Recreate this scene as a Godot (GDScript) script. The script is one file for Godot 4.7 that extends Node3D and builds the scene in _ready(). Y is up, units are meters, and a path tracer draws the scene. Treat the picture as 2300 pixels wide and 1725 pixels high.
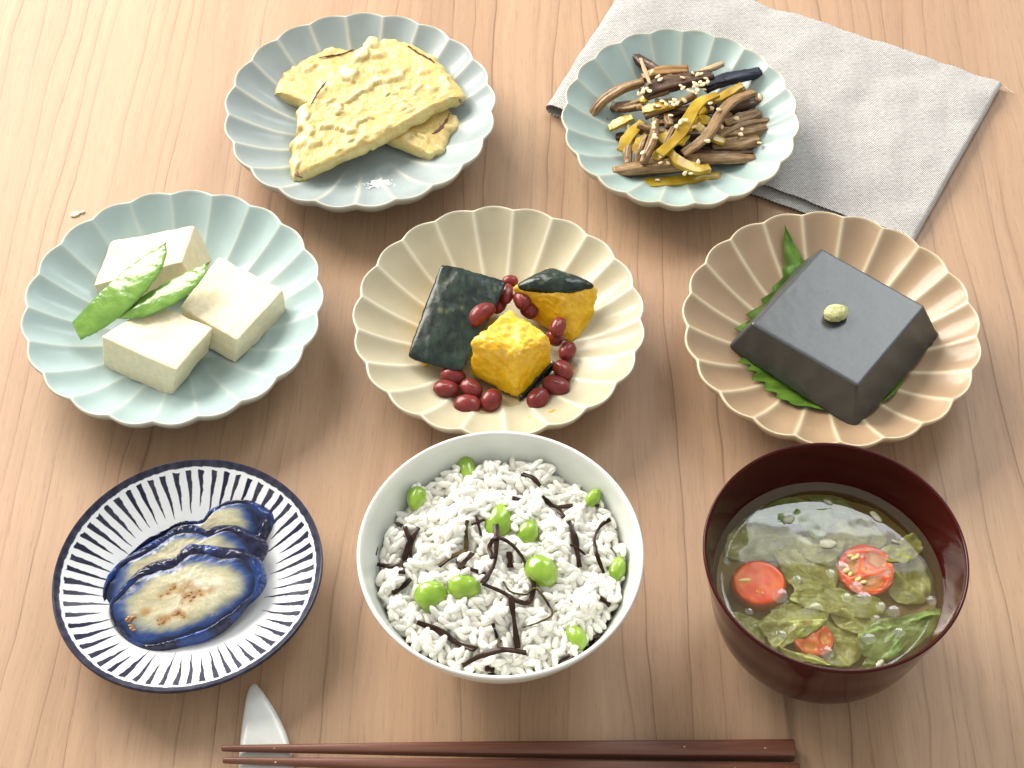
extends Node3D

var rng := RandomNumberGenerator.new()
var fn := FastNoiseLite.new()
var O := Vector3.ZERO        # the base of the thing being built: meshes are made in world metres and stored relative to it
var taken := {}
var M := {}


# ------------------------------------------------------------------ helpers
func V(x: float, y: float, z: float) -> Vector3:   # millimetres to metres
	return Vector3(x, y, z) * 0.001

func n3(p: Vector3, f: float, s := 0.0) -> float:
	return fn.get_noise_3d(p.x * f + s, p.y * f - s * 0.7, p.z * f + s * 1.3)

func lin(r: float, g: float, b: float) -> Color:   # a linear base colour as the sRGB value that materials take
	return Color(r, g, b).linear_to_srgb()

func numbered(called: String) -> String:
	if not taken.has(called):
		taken[called] = 0
		return called
	taken[called] += 1
	return "%s_%03d" % [called, taken[called]]

func tag(o: Node3D, label: String, category := "", group := "", kind := "") -> Node3D:
	if label: o.set_meta("label", label)
	if category: o.set_meta("category", category)
	if group: o.set_meta("group", group)
	if kind: o.set_meta("kind", kind)
	return o

func thing(called: String, at: Vector3, label: String, category: String, group := "") -> Node3D:
	var o := Node3D.new()
	o.name = numbered(called)
	o.position = at
	O = at
	add_child(o)
	tag(o, label, category, group)
	return o

func put(called: String, mesh: Mesh, mat: Material, parent: Node3D = null) -> MeshInstance3D:
	var o := MeshInstance3D.new()
	o.mesh = mesh
	o.material_override = mat
	if parent == null:
		o.name = numbered(called)
		o.position = O
		add_child(o)
	else:
		o.name = called
		parent.add_child(o, true)
	return o

func solo(called: String, at: Vector3, label: String, category: String, group := "") -> Array:   # remembers the tags for a thing that is one mesh
	O = at
	return [called, label, category, group]

func put_solo(s: Array, mesh: Mesh, mat: Material) -> MeshInstance3D:
	var o := put(s[0], mesh, mat)
	tag(o, s[1], s[2], s[3])
	return o

# Verts in world metres, triangles either way round: they are turned so that they face out (closed shapes) or along OUT.
func make(v: PackedVector3Array, t: PackedInt32Array, c := PackedColorArray(), uv := PackedVector2Array(), out := Vector3.ZERO) -> ArrayMesh:
	var mid := Vector3.ZERO
	for p in v: mid += p
	mid /= v.size()
	var acc := PackedVector3Array()
	var ids := PackedInt32Array()
	ids.resize(v.size())
	var seen := {}
	for i in v.size():
		var k := Vector3i((v[i] * 500000.0).round())
		var at = seen.get(k, -1)
		if at < 0:
			at = acc.size()
			seen[k] = at
			acc.append(Vector3.ZERO)
		ids[i] = at
	var vol := 0.0
	for i in range(0, t.size(), 3):
		var a := v[t[i]]
		var b := v[t[i + 1]]
		var d := v[t[i + 2]]
		var n := (d - a).cross(b - a)
		vol += n.dot(a - mid) if out == Vector3.ZERO else n.dot(out)
		acc[ids[t[i]]] += n
		acc[ids[t[i + 1]]] += n
		acc[ids[t[i + 2]]] += n
	var flip := vol < 0.0
	if flip:
		for i in range(0, t.size(), 3):
			var k := t[i + 1]
			t[i + 1] = t[i + 2]
			t[i + 2] = k
	var w := PackedVector3Array()
	var nn := PackedVector3Array()
	w.resize(v.size())
	nn.resize(v.size())
	for i in v.size():
		w[i] = v[i] - O
		var n := acc[ids[i]].normalized()
		nn[i] = -n if flip else n
	var arrays := []
	arrays.resize(Mesh.ARRAY_MAX)
	arrays[Mesh.ARRAY_VERTEX] = w
	arrays[Mesh.ARRAY_NORMAL] = nn
	arrays[Mesh.ARRAY_INDEX] = t
	if c.size(): arrays[Mesh.ARRAY_COLOR] = c
	if uv.size(): arrays[Mesh.ARRAY_TEX_UV] = uv
	var m := ArrayMesh.new()
	m.add_surface_from_arrays(Mesh.PRIMITIVE_TRIANGLES, arrays)
	return m

func grid(rows: int, cols: int, wrap: bool, first := 0) -> PackedInt32Array:
	var t := PackedInt32Array()
	for r in rows - 1:
		for k in (cols if wrap else cols - 1):
			var a := first + r * cols + k
			var b := first + r * cols + (k + 1) % cols
			t.append_array([a, b, a + cols, b, b + cols, a + cols])
	return t

func smooth_line(pts: Array, n: int, closed := false) -> PackedVector3Array:   # Catmull-Rom
	var out := PackedVector3Array()
	var k := pts.size()
	for i in (k if closed else k - 1):
		for j in n:
			var f := float(j) / n
			var p0: Vector3 = pts[(i - 1 + k) % k] if closed or i > 0 else pts[0] * 2.0 - pts[1]
			var p3: Vector3 = pts[(i + 2) % k] if closed or i + 2 < k else pts[k - 1] * 2.0 - pts[k - 2]
			out.append(pts[i].cubic_interpolate(pts[(i + 1) % k], p0, p3, f))
	if not closed: out.append(pts[k - 1])
	return out

# A bar swept along PTS; section points are (across, up) in units of half width and half thickness.
func sweep(pts: PackedVector3Array, section: PackedVector2Array, width: Callable, thick: Callable, rough: float, color: Callable, twist := 0.0) -> ArrayMesh:
	var v := PackedVector3Array()
	var c := PackedColorArray()
	var n := pts.size()
	var k := section.size()
	var off := rng.randf() * 50.0
	for i in range(-1, n + 1):
		var j := clampi(i, 0, n - 1)
		var f := float(j) / (n - 1)
		var tan := (pts[mini(j + 1, n - 1)] - pts[maxi(j - 1, 0)]).normalized()
		var side := tan.cross(Vector3.UP)
		side = side.normalized() if side.length() > 0.05 else tan.cross(Vector3.RIGHT).normalized()
		var nor := side.cross(tan).normalized()
		var a := twist * (f - 0.5)
		var s2 := side * cos(a) + nor * sin(a)
		nor = nor * cos(a) - side * sin(a)
		var cap := i < 0 or i == n
		for q in section:
			var p := pts[j]
			if not cap:
				p += s2 * q.x * width.call(f) + nor * q.y * thick.call(f)
				p += (s2 * q.x + nor * q.y) * n3(p, 350.0, off) * rough
			v.append(p)
			c.append(color.call(f, q, p))
	return make(v, grid(n + 2, k, true), c)

const BAR := [Vector2(-.92, -1), Vector2(-.3, -1.03), Vector2(.3, -.96), Vector2(.92, -1), Vector2(1, -.8), Vector2(.97, 0), Vector2(1, .8), Vector2(.92, 1), Vector2(.45, .9), Vector2(.1, 1.08), Vector2(-.4, .94), Vector2(-.92, 1), Vector2(-1, .8), Vector2(-1.03, 0), Vector2(-1, -.8)]

func ring(n: int, pw := 1.0) -> PackedVector2Array:
	var o := PackedVector2Array()
	for i in n:
		var a := TAU * i / n
		o.append(Vector2(cos(a), signf(sin(a)) * pow(absf(sin(a)), pw)))
	return o

func ball(at: Vector3, r: Vector3, turn: Basis, rows: int, cols: int, bend: Callable, color = null) -> ArrayMesh:
	var v := PackedVector3Array()
	var c := PackedColorArray()
	for i in rows + 1:
		var th := PI * i / rows
		for k in cols:
			var ph := TAU * k / cols
			var u := Vector3(cos(th), sin(th) * cos(ph), sin(th) * sin(ph))
			var p: Vector3 = at + turn * (bend.call(u) * r)
			v.append(p)
			if color != null: c.append(color.call(u, p))
	return make(v, grid(rows + 1, cols, true), c)

func hold(u: Vector3) -> Vector3:
	return u

# A body over a closed outline: ROWS of [scale about the middle, height added], bottom centre to top centre.
func puck(line: PackedVector3Array, rows: Array, mid: Vector3, bump: Callable, color: Callable) -> ArrayMesh:
	var v := PackedVector3Array()
	var c := PackedColorArray()
	var k := line.size()
	for r in rows:
		for i in k:
			var p: Vector3 = mid.lerp(line[i], r[0]) + Vector3.UP * r[1]
			p += bump.call(p, r[0], r[1], float(i) / k)
			v.append(p)
			c.append(color.call(p, r[0], r[1], float(i) / k))
	return make(v, grid(rows.size(), k, true), c)

func middle(line) -> Vector3:
	var m := Vector3.ZERO
	for p in line: m += p
	return m / line.size()

# A box with eight given corners (left, back, right, front below, then above), rounded edges and a bump along its skin.
func block(k: Array, n: int, rounding: float, bump: Callable, color: Callable) -> ArrayMesh:
	var v := PackedVector3Array()
	var c := PackedColorArray()
	var t := PackedInt32Array()
	for axis in 3:
		for side in [-1.0, 1.0]:
			var first := v.size()
			for i in n + 1:
				for j in n + 1:
					var q := Vector3.ZERO
					q[axis] = side
					q[(axis + 1) % 3] = sin((2.0 * i / n - 1.0) * PI * 0.5) * 0.45 + (2.0 * i / n - 1.0) * 0.55
					q[(axis + 2) % 3] = sin((2.0 * j / n - 1.0) * PI * 0.5) * 0.45 + (2.0 * j / n - 1.0) * 0.55
					var core := q.clamp(Vector3.ONE * (rounding - 1.0), Vector3.ONE * (1.0 - rounding))
					var d := q - core
					var s := core + (d.normalized() * rounding if d.length() > 1e-6 else Vector3.ZERO)
					var f := s * 0.5 + Vector3.ONE * 0.5
					var low: Vector3 = k[0].lerp(k[1], f.x).lerp(k[3].lerp(k[2], f.x), f.z)
					var high: Vector3 = k[4].lerp(k[5], f.x).lerp(k[7].lerp(k[6], f.x), f.z)
					var p := low.lerp(high, f.y)
					var e := s * Vector3(0.5, 0.5, 0.5)
					var outward: Vector3 = ((k[1] - k[0]).normalized() * e.x + (high - low).normalized() * e.y + (k[3] - k[0]).normalized() * e.z)
					p += outward.normalized() * bump.call(p, s)
					v.append(p)
					c.append(color.call(p, s))
			var g := grid(n + 1, n + 1, false, first)
			if side < 0.0:
				for i in range(0, g.size(), 3):
					var x := g[i + 1]
					g[i + 1] = g[i + 2]
					g[i + 2] = x
			t.append_array(g)
	return make(v, t, c)

func lathe(prof: Array, at: Vector3, cols: int, color = null, wobble := 0.0) -> ArrayMesh:
	var v := PackedVector3Array()
	var c := PackedColorArray()
	for r in prof:
		for i in cols:
			var a := TAU * i / cols
			var w := 1.0 + wobble * (sin(a * 2.0 + 0.6) * 0.6 + sin(a * 3.0) * 0.4)
			v.append(at + Vector3(cos(a) * r.x * w, r.y, sin(a) * r.x * w))
			if color != null: c.append(color.call(r, a))
	return make(v, grid(prof.size(), cols, true), c)

func noise_tex(freq: float, size: int, octaves: int, lo: Color, hi: Color, normal := 0.0, kind := FastNoiseLite.TYPE_SIMPLEX_SMOOTH) -> NoiseTexture2D:
	var t := NoiseTexture2D.new()
	var n := FastNoiseLite.new()
	n.noise_type = kind
	n.frequency = freq
	n.fractal_octaves = octaves
	n.seed = int(freq * 7919.0) + octaves
	t.noise = n
	t.width = size
	t.height = size
	t.seamless = true
	var g := Gradient.new()
	g.set_color(0, lo)
	g.set_color(1, hi)
	t.color_ramp = g
	if normal > 0.0:
		t.color_ramp = null
		t.as_normal_map = true
		t.bump_strength = normal
	return t

func mat(c: Color, rough: float, o := {}) -> StandardMaterial3D:
	var m := StandardMaterial3D.new()
	m.albedo_color = c
	m.roughness = rough
	for k in o:
		match k:
			"albedo_texture": m.albedo_texture = o[k]
			"clearcoat_enabled": m.clearcoat_enabled = o[k]
			"clearcoat": m.clearcoat = o[k]
			"clearcoat_roughness": m.clearcoat_roughness = o[k]
			"vertex_color_use_as_albedo": m.vertex_color_use_as_albedo = o[k]
			"backlight_enabled": m.backlight_enabled = o[k]
			"backlight": m.backlight = o[k]
			"transparency": m.transparency = o[k]
			"emission_enabled": m.emission_enabled = o[k]
			"emission": m.emission = o[k]
			"emission_energy_multiplier": m.emission_energy_multiplier = o[k]
			"rim_enabled": m.rim_enabled = o[k]
			"rim": m.rim = o[k]
			"subsurf_scatter_enabled": m.subsurf_scatter_enabled = o[k]
			"subsurf_scatter_strength": m.subsurf_scatter_strength = o[k]
			"metallic_specular": m.metallic_specular = o[k]
			"cull_mode": m.cull_mode = o[k]
	return m

func tri(m: StandardMaterial3D, scale: float) -> StandardMaterial3D:   # object-space triplanar, SCALE repeats per metre
	m.uv1_triplanar = true
	m.uv1_scale = Vector3.ONE * scale
	return m

func relief(m: StandardMaterial3D, t: Texture2D, cm: float) -> StandardMaterial3D:
	m.heightmap_enabled = true
	m.heightmap_texture = t
	m.heightmap_scale = cm
	return m


# ------------------------------------------------------------------ scene
func _ready() -> void:
	rng.seed = 11
	fn.noise_type = FastNoiseLite.TYPE_SIMPLEX_SMOOTH
	fn.frequency = 1.0
	fn.fractal_octaves = 2
	fn.seed = 5

	var cam := Camera3D.new()
	cam.name = "camera"
	cam.fov = 24.472
	cam.near = 0.05
	cam.far = 20.0
	cam.position = Vector3(0, 0.6896, 0.4977)
	cam.rotation_degrees = Vector3(-54.1835, 0, 0)
	add_child(cam)
	cam.current = true

	var env := Environment.new()
	env.background_mode = Environment.BG_COLOR
	env.background_color = Color(0.80, 0.79, 0.77)
	env.background_energy_multiplier = 1.0
	env.tonemap_mode = Environment.TONE_MAPPER_LINEAR
	env.tonemap_exposure = 1.28
	env.sdfgi_enabled = true
	env.ssao_enabled = true
	env.ssil_enabled = true
	var we := WorldEnvironment.new()
	we.name = "world"
	we.environment = env
	add_child(we)

	window(Vector3(-0.88, 0.90, -1.02), Vector2(1.15, 0.95), 4.1, Color(1.0, 0.97, 0.93), "left", Vector3.ZERO)
	window(Vector3(0.545, 1.13, -0.82), Vector2(0.45, 0.98), 0.72, Color(0.96, 0.98, 1.0), "right", Vector3(0.545, 1.13, 1.0))

	materials()
	table()
	napkin()
	plates()
	tempura()
	kinpira()
	koya_tofu()
	pumpkin()
	sesame_tofu()
	eggplant()
	rice()
	soup()
	chopsticks()


# A window of the room: frame, cross bars and a bright pane, with the light of the pane just in front of it.
func window(at: Vector3, size: Vector2, energy: float, color: Color, which: String, aim: Vector3) -> void:
	var t := thing("window", at, "bright white framed window beyond the table on the %s" % which, "window")
	t.look_at(aim, Vector3.UP)
	O = Vector3.ZERO
	var glow := mat(color, 0.3, {"emission_enabled": true, "emission": color, "emission_energy_multiplier": 1.5})
	var pane := BoxMesh.new()
	pane.size = Vector3(size.x, size.y, 0.01)
	put("pane", pane, glow, t).position = Vector3(0, 0, 0.03)
	var white := mat(lin(0.8, 0.8, 0.8), 0.5)
	for s in [-1.0, 1.0]:
		var b := BoxMesh.new()
		b.size = Vector3(size.x + 0.12, 0.06, 0.08)
		put("frame", b, white, t).position = Vector3(0, s * (size.y * 0.5 + 0.031), 0.0)
		var d := BoxMesh.new()
		d.size = Vector3(0.06, size.y, 0.08)
		put("frame", d, white, t).position = Vector3(s * (size.x * 0.5 + 0.031), 0, 0.0)
	var l := AreaLight3D.new()
	l.name = "window_light"
	l.area_size = size
	l.light_energy = energy
	l.light_color = color
	l.area_normalize_energy = true
	l.area_range = 6.0
	l.area_attenuation = 2.0
	l.shadow_enabled = true
	t.add_child(l)
	l.position = Vector3(0, 0, 0.02)


func materials() -> void:
	var fine := noise_tex(0.03, 256, 4, Color(0, 0, 0), Color(1, 1, 1))
	var mott := noise_tex(0.012, 256, 5, Color(0.91, 0.91, 0.91), Color(1, 1, 1))
	var speck := noise_tex(0.05, 256, 3, Color(0.88, 0.88, 0.88), Color(1, 1, 1))
	M.fine = fine
	M.mott = mott
	var vc := {"vertex_color_use_as_albedo": true}
	M.glaze = tri(mat(Color.WHITE, 0.36, vc.merged({"albedo_texture": mott, "clearcoat_enabled": true, "clearcoat": 0.22, "clearcoat_roughness": 0.1, "metallic_specular": 0.38})), 14.0)
	M.rice_bowl = tri(mat(Color.WHITE, 0.22, vc.merged({"albedo_texture": mott})), 9.0)
	M.lacquer = tri(mat(Color.WHITE, 0.11, vc.merged({"albedo_texture": mott, "metallic_specular": 0.3})), 12.0)
	M.batter = relief(tri(mat(Color.WHITE, 0.42, vc.merged({"albedo_texture": speck})), 40.0), fine, 0.014)
	M.dark_skin = mat(lin(0.13, 0.05, 0.035), 0.5)
	M.strip = relief(tri(mat(Color.WHITE, 0.33, vc.merged({"metallic_specular": 0.42, "albedo_texture": speck})), 70.0), fine, 0.012)
	M.pepper = mat(Color.WHITE, 0.2, vc.merged({"backlight_enabled": true, "backlight": lin(0.35, 0.22, 0.01)}))
	M.seed = mat(lin(0.78, 0.62, 0.38), 0.45)
	M.koya = relief(tri(mat(Color.WHITE, 0.62, vc.merged({"albedo_texture": mott})), 80.0), fine, 0.003)
	M.sesame = relief(tri(mat(Color.WHITE, 0.32, vc.merged({"metallic_specular": 0.58, "albedo_texture": speck})), 30.0), fine, 0.0006)
	M.wasabi = relief(tri(mat(Color.WHITE, 0.5, vc.merged({"albedo_texture": speck})), 120.0), fine, 0.03)
	M.pea = relief(tri(mat(Color.WHITE, 0.22, vc.merged({"clearcoat_enabled": true, "clearcoat": 0.5, "clearcoat_roughness": 0.08, "backlight_enabled": true, "backlight": lin(0.12, 0.22, 0.03)})), 60.0), fine, 0.012)
	M.leaf = mat(Color.WHITE, 0.45, vc.merged({"backlight_enabled": true, "backlight": lin(0.1, 0.25, 0.02)}))
	M.flesh = relief(tri(mat(Color.WHITE, 0.36, vc.merged({"albedo_texture": speck})), 50.0), fine, 0.018)
	M.pump_skin = relief(tri(mat(Color.WHITE, 0.26, vc.merged({"metallic_specular": 0.45, "albedo_texture": noise_tex(0.02, 256, 5, Color(0.45, 0.5, 0.5), Color(1, 1, 1))})), 30.0), fine, 0.010)
	M.bean = mat(Color.WHITE, 0.32, vc.merged({"metallic_specular": 0.3, "clearcoat_enabled": true, "clearcoat": 0.3, "clearcoat_roughness": 0.1}))
	M.sauce = mat(Color(0.62, 0.46, 0.05, 0.24), 0.06, {"transparency": BaseMaterial3D.TRANSPARENCY_ALPHA})
	M.egg_face = relief(tri(mat(Color.WHITE, 0.32, vc.merged({"albedo_texture": speck})), 60.0), fine, 0.006)
	M.egg_skin = mat(Color.WHITE, 0.22, vc.merged({"metallic_specular": 0.3, "clearcoat_enabled": true, "clearcoat": 0.4, "clearcoat_roughness": 0.1}))
	M.rice = mat(lin(0.97, 0.96, 0.89), 0.26, vc.merged({"backlight_enabled": true, "backlight": lin(0.55, 0.55, 0.5)}))
	M.edamame = mat(Color.WHITE, 0.24, vc.merged({"clearcoat_enabled": true, "clearcoat": 0.6, "clearcoat_roughness": 0.1, "backlight_enabled": true, "backlight": lin(0.1, 0.2, 0.01)}))
	M.kombu = mat(Color.WHITE, 0.25, vc.merged({"metallic_specular": 0.3}))
	M.lettuce = relief(tri(mat(Color.WHITE, 0.3, vc.merged({"albedo_texture": speck, "backlight_enabled": true, "backlight": lin(0.15, 0.17, 0.03)})), 40.0), fine, 0.004)
	M.tomato = mat(Color.WHITE, 0.25, vc)
	M.broth = mat(Color(0.43, 0.36, 0.11, 0.25), 0.03, {"transparency": BaseMaterial3D.TRANSPARENCY_ALPHA})
	M.miso = tri(mat(Color.WHITE, 0.8, {"albedo_texture": noise_tex(0.008, 256, 4, lin(0.11, 0.07, 0.018), lin(0.30, 0.225, 0.07))}), 8.0)
	M.bubble = mat(Color(0.9, 0.92, 0.85, 0.03), 0.03, {"transparency": BaseMaterial3D.TRANSPARENCY_ALPHA})
	M.salt = mat(lin(0.9, 0.9, 0.9), 0.3)
	M.porcelain = tri(mat(Color.WHITE, 0.2, vc.merged({"albedo_texture": mott})), 20.0)


# ------------------------------------------------------------------ table
func table() -> void:
	var w := 2048
	var h := 1024
	var a := FastNoiseLite.new()
	a.noise_type = FastNoiseLite.TYPE_SIMPLEX_SMOOTH
	a.frequency = 1.0
	a.fractal_octaves = 3
	a.seed = 3
	var data := PackedByteArray()
	data.resize(w * h * 3)
	var lo := Color(0.305, 0.189, 0.114)
	var hi := Color(0.47, 0.322, 0.208)
	var red := Color(0.385, 0.238, 0.146)
	for y in h:
		var z := 0.8 * y / h - 0.4
		for x in w:
			var px := 0.72 * x / w - 0.36
			var u := px + 0.10 * z * (0.2 - px) + 0.007 * a.get_noise_2d(px * 9.0, z * 2.2)
			u += 0.0020 * a.get_noise_2d(px * 30.0 + 9.0, z * 9.0)
			var broad := a.get_noise_2d(u * 14.0, z * 0.9)
			var fineg := a.get_noise_2d(u * 1100.0, z * 22.0)
			var streak := a.get_noise_2d(u * 150.0 + 50.0, z * 2.5)
			var ringv := u * 92.0 + 1.4 * a.get_noise_2d(u * 16.0 + 20.0, z * 0.7)
			var fr := ringv - floorf(ringv)
			var strength := clampf(0.5 + 1.3 * a.get_noise_2d(floorf(ringv) * 3.7, z * 3.0), 0.0, 1.0)
			var line := exp(-pow((fr - 0.5) / 0.030, 2.0)) * strength + 0.26 * smoothstep(0.1, 0.5, fr) * (1.0 - step_(fr, 0.5)) * strength
			var c := lo.lerp(hi, clampf(0.56 + 0.42 * broad + 0.20 * streak, 0.0, 1.0))
			c = c.lerp(red, clampf(0.25 + 0.5 * a.get_noise_2d(u * 22.0 - 7.0, z * 1.5), 0.0, 0.6))
			var k := (1.0 + 0.10 * fineg) * (1.0 - 0.16 * smoothstep(0.34, 0.6, a.get_noise_2d(u * 800.0 + 30.0, z * 34.0))) * (1.0 - 0.41 * line)
			var at := (y * w + x) * 3
			data[at] = int(clampf(pow(c.r * k, 0.4545) * 255.0, 0, 255))
			data[at + 1] = int(clampf(pow(c.g * k * (1.0 - 0.06 * line), 0.4545) * 255.0, 0, 255))
			data[at + 2] = int(clampf(pow(c.b * k * (1.0 - 0.10 * line), 0.4545) * 255.0, 0, 255))
	var tex := ImageTexture.create_from_image(Image.create_from_data(w, h, false, Image.FORMAT_RGB8, data))
	var m := mat(Color.WHITE, 0.46, {"albedo_texture": tex, "metallic_specular": 0.36})
	var half := Vector2(0.75, 0.6)
	O = Vector3.ZERO
	var v := PackedVector3Array()
	var uv := PackedVector2Array()
	# top face with a softened edge, then the sides down to 30 mm
	for r in [[1.0, 0.0], [1.003, -0.002], [1.004, -0.005], [1.004, -0.03], [0.0, -0.03]]:
		for q in [Vector2(-1, -1), Vector2(1, -1), Vector2(1, 1), Vector2(-1, 1)]:
			var p := Vector3(q.x * half.x * r[0], r[1], q.y * half.y * r[0] - 0.08)
			v.append(p)
			uv.append(Vector2(p.x / 0.72 + 0.5, p.z / 0.8 + 0.5))
	var t := grid(5, 4, true)
	t.append_array([0, 1, 2, 0, 2, 3])
	var o := put("table_top", make(v, t, PackedColorArray(), uv), m)
	tag(o, "light brown wood grain table top under all the dishes", "", "", "structure")
	# the two crumbs beside the pale blue plate
	var cm := mat(lin(0.8, 0.68, 0.5), 0.6)
	for k in [[V(-225.1,0,-107.5), 2.4, "larger pale crumb lying on the table behind the pale blue plate"], [V(-221.6,0,-109), 1.3, "tiny crumb touching the larger crumb behind the pale blue plate"]]:
		var s := solo("crumb", k[0], k[2], "crumb")
		put_solo(s, ball(k[0] + V(0, 0.5, 0), V(k[1], 0.7, k[1] * 0.7), Basis(Vector3.UP, 0.5), 8, 10, func(u): return u * (1.0 + 0.4 * n3(u, 1.6))), cm)

func step_(a: float, b: float) -> float:
	return 1.0 if a > b else 0.0


# ------------------------------------------------------------------ napkin
func napkin() -> void:
	var size := 512
	var im := Image.create(size, size, false, Image.FORMAT_RGB8)
	for y in size:
		for x in size:
			var slub := 0.5 + 0.7 * fn.get_noise_2d(x * 0.008, y * 0.06)
			var d := fposmod((x + y * 2.0) / 512.0 * 8.0, 1.0)
			var cross := fposmod((2.0 * x - y) / 512.0 * 12.0, 1.0)
			var k := smoothstep(0.20, 0.34, absf(d - 0.5) + (slub - 0.5) * 0.22 + (0.07 if cross > 0.5 else -0.07))
			var g := lerpf(0.66, 0.10, k)
			g *= 0.92 + 0.16 * fn.get_noise_2d(x * 0.15, y * 0.15)
			im.set_pixel(x, y, lin(g, g * 0.985, g * 0.955))
	var m := mat(Color.WHITE, 0.85, {"albedo_texture": ImageTexture.create_from_image(im), "rim_enabled": true, "rim": 0.3})
	var at := V(18, 0, -180)
	var t := thing("napkin", at, "folded grey twill linen napkin under the small blue plate", "napkin")
	var ud := Vector3(0.894, 0, 0.447)
	var vd := Vector3(0.434, 0, -0.901)
	var ve := Vector3(0.49, 0, -0.872)
	var path := PackedVector2Array()   # (along, height) of the upper sheet: under, round the left roll, over the top, round the right fold, under
	for i in 9: path.append(Vector2(0.03 - 0.025 * i / 8.0, 0.0008))
	for i in 9:
		var a := PI * i / 8.0
		path.append(Vector2(0.005 - 0.0048 * sin(a), 0.0045 - 0.0037 * cos(a)))
	for i in 60:
		var f := (i + 1) / 61.0
		path.append(Vector2(0.005 + 0.200 * f, 0.0082 - 0.0030 * smoothstep(0.0, 0.25, f)))
	for i in 9:
		var a := PI * i / 8.0
		path.append(Vector2(0.2055 + 0.0026 * sin(a), 0.0030 + 0.0022 * cos(a)))
	for i in 9: path.append(Vector2(0.205 - 0.17 * (i + 1) / 9.0, 0.0008))
	put("upper_fold", cloth(path, at, ud, vd, ve, 0.0, 0.128, 1.0), m, t)
	var low := PackedVector2Array()
	for i in 40: low.append(Vector2(0.03 + 0.165 * i / 39.0, 0.0024))
	put("inner_fold", cloth(low, at, ud, vd, ve, -0.006, 0.124, 0.5), m, t)
	var th := smooth_line([V(266, 3, -199), V(269, 2, -197.5), V(273, 1, -194.5)], 4)
	put("loose_thread", sweep(th, ring(6), func(_f): return 0.00022, func(_f): return 0.00022, 0.0, func(_f, _q, _p): return Color.WHITE), mat(lin(0.75, 0.75, 0.73), 0.7), t)

func cloth(path: PackedVector2Array, at: Vector3, ud: Vector3, vd: Vector3, ve: Vector3, v0: float, v1: float, wave: float) -> ArrayMesh:
	var v := PackedVector3Array()
	var uv := PackedVector2Array()
	var n := path.size()
	var rows := 40
	var run := PackedFloat32Array([0.0])
	for i in range(1, n): run.append(run[i - 1] + path[i].distance_to(path[i - 1]))
	for side in [0.0, 1.0]:
		for r in rows:
			var f := float(r) / (rows - 1)
			for i in n:
				var q := path[i]
				var tan := (path[mini(i + 1, n - 1)] - path[maxi(i - 1, 0)]).normalized()
				var nor := Vector2(tan.y, -tan.x)
				var share := clampf(q.x / 0.205, 0.0, 1.0)
				var p := at + ud * q.x + vd.lerp(ve, share) * lerpf(v0, v1, f)
				var lift := n3(Vector3(p.x, 0, p.z), 26.0, 3.0) * 0.0022 + n3(Vector3(p.x, 0, p.z), 75.0, 8.0) * 0.0008
				var e := f * (1.0 - f) * 4.0
				p.y = q.y + lift * wave * (1.0 if q.y > 0.002 else 0.0) + 0.0006 * e * wave * (1.0 if q.y > 0.004 else 0.0)
				p += (ud * nor.x + Vector3.UP * nor.y) * (0.0009 * side)
				p += vd * n3(Vector3(q.x, 0, f), 60.0, 1.0) * 0.0006
				p.y = maxf(p.y, 0.0003 + 0.0002 * side)
				v.append(p)
				uv.append(Vector2(run[i], f * (v1 - v0)) / 0.016)
	var t := grid(rows, n, false)
	t.append_array(grid(rows, n, false, rows * n))
	for i in n - 1:
		for r in [0, (rows - 1) * n]:
			var a: int = r + i
			t.append_array([a, a + 1, a + rows * n, a + 1, a + 1 + rows * n, a + rows * n])
	return make(v, t, PackedColorArray(), uv, Vector3.UP)


# ------------------------------------------------------------------ plates
func dish_y(rho: float, h: float) -> float:   # inside height of a scalloped plate
	return 0.0065 + (h - 0.0065) * pow(clampf((rho - 0.28) / 0.72, 0.0, 1.0), 1.95)

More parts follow.
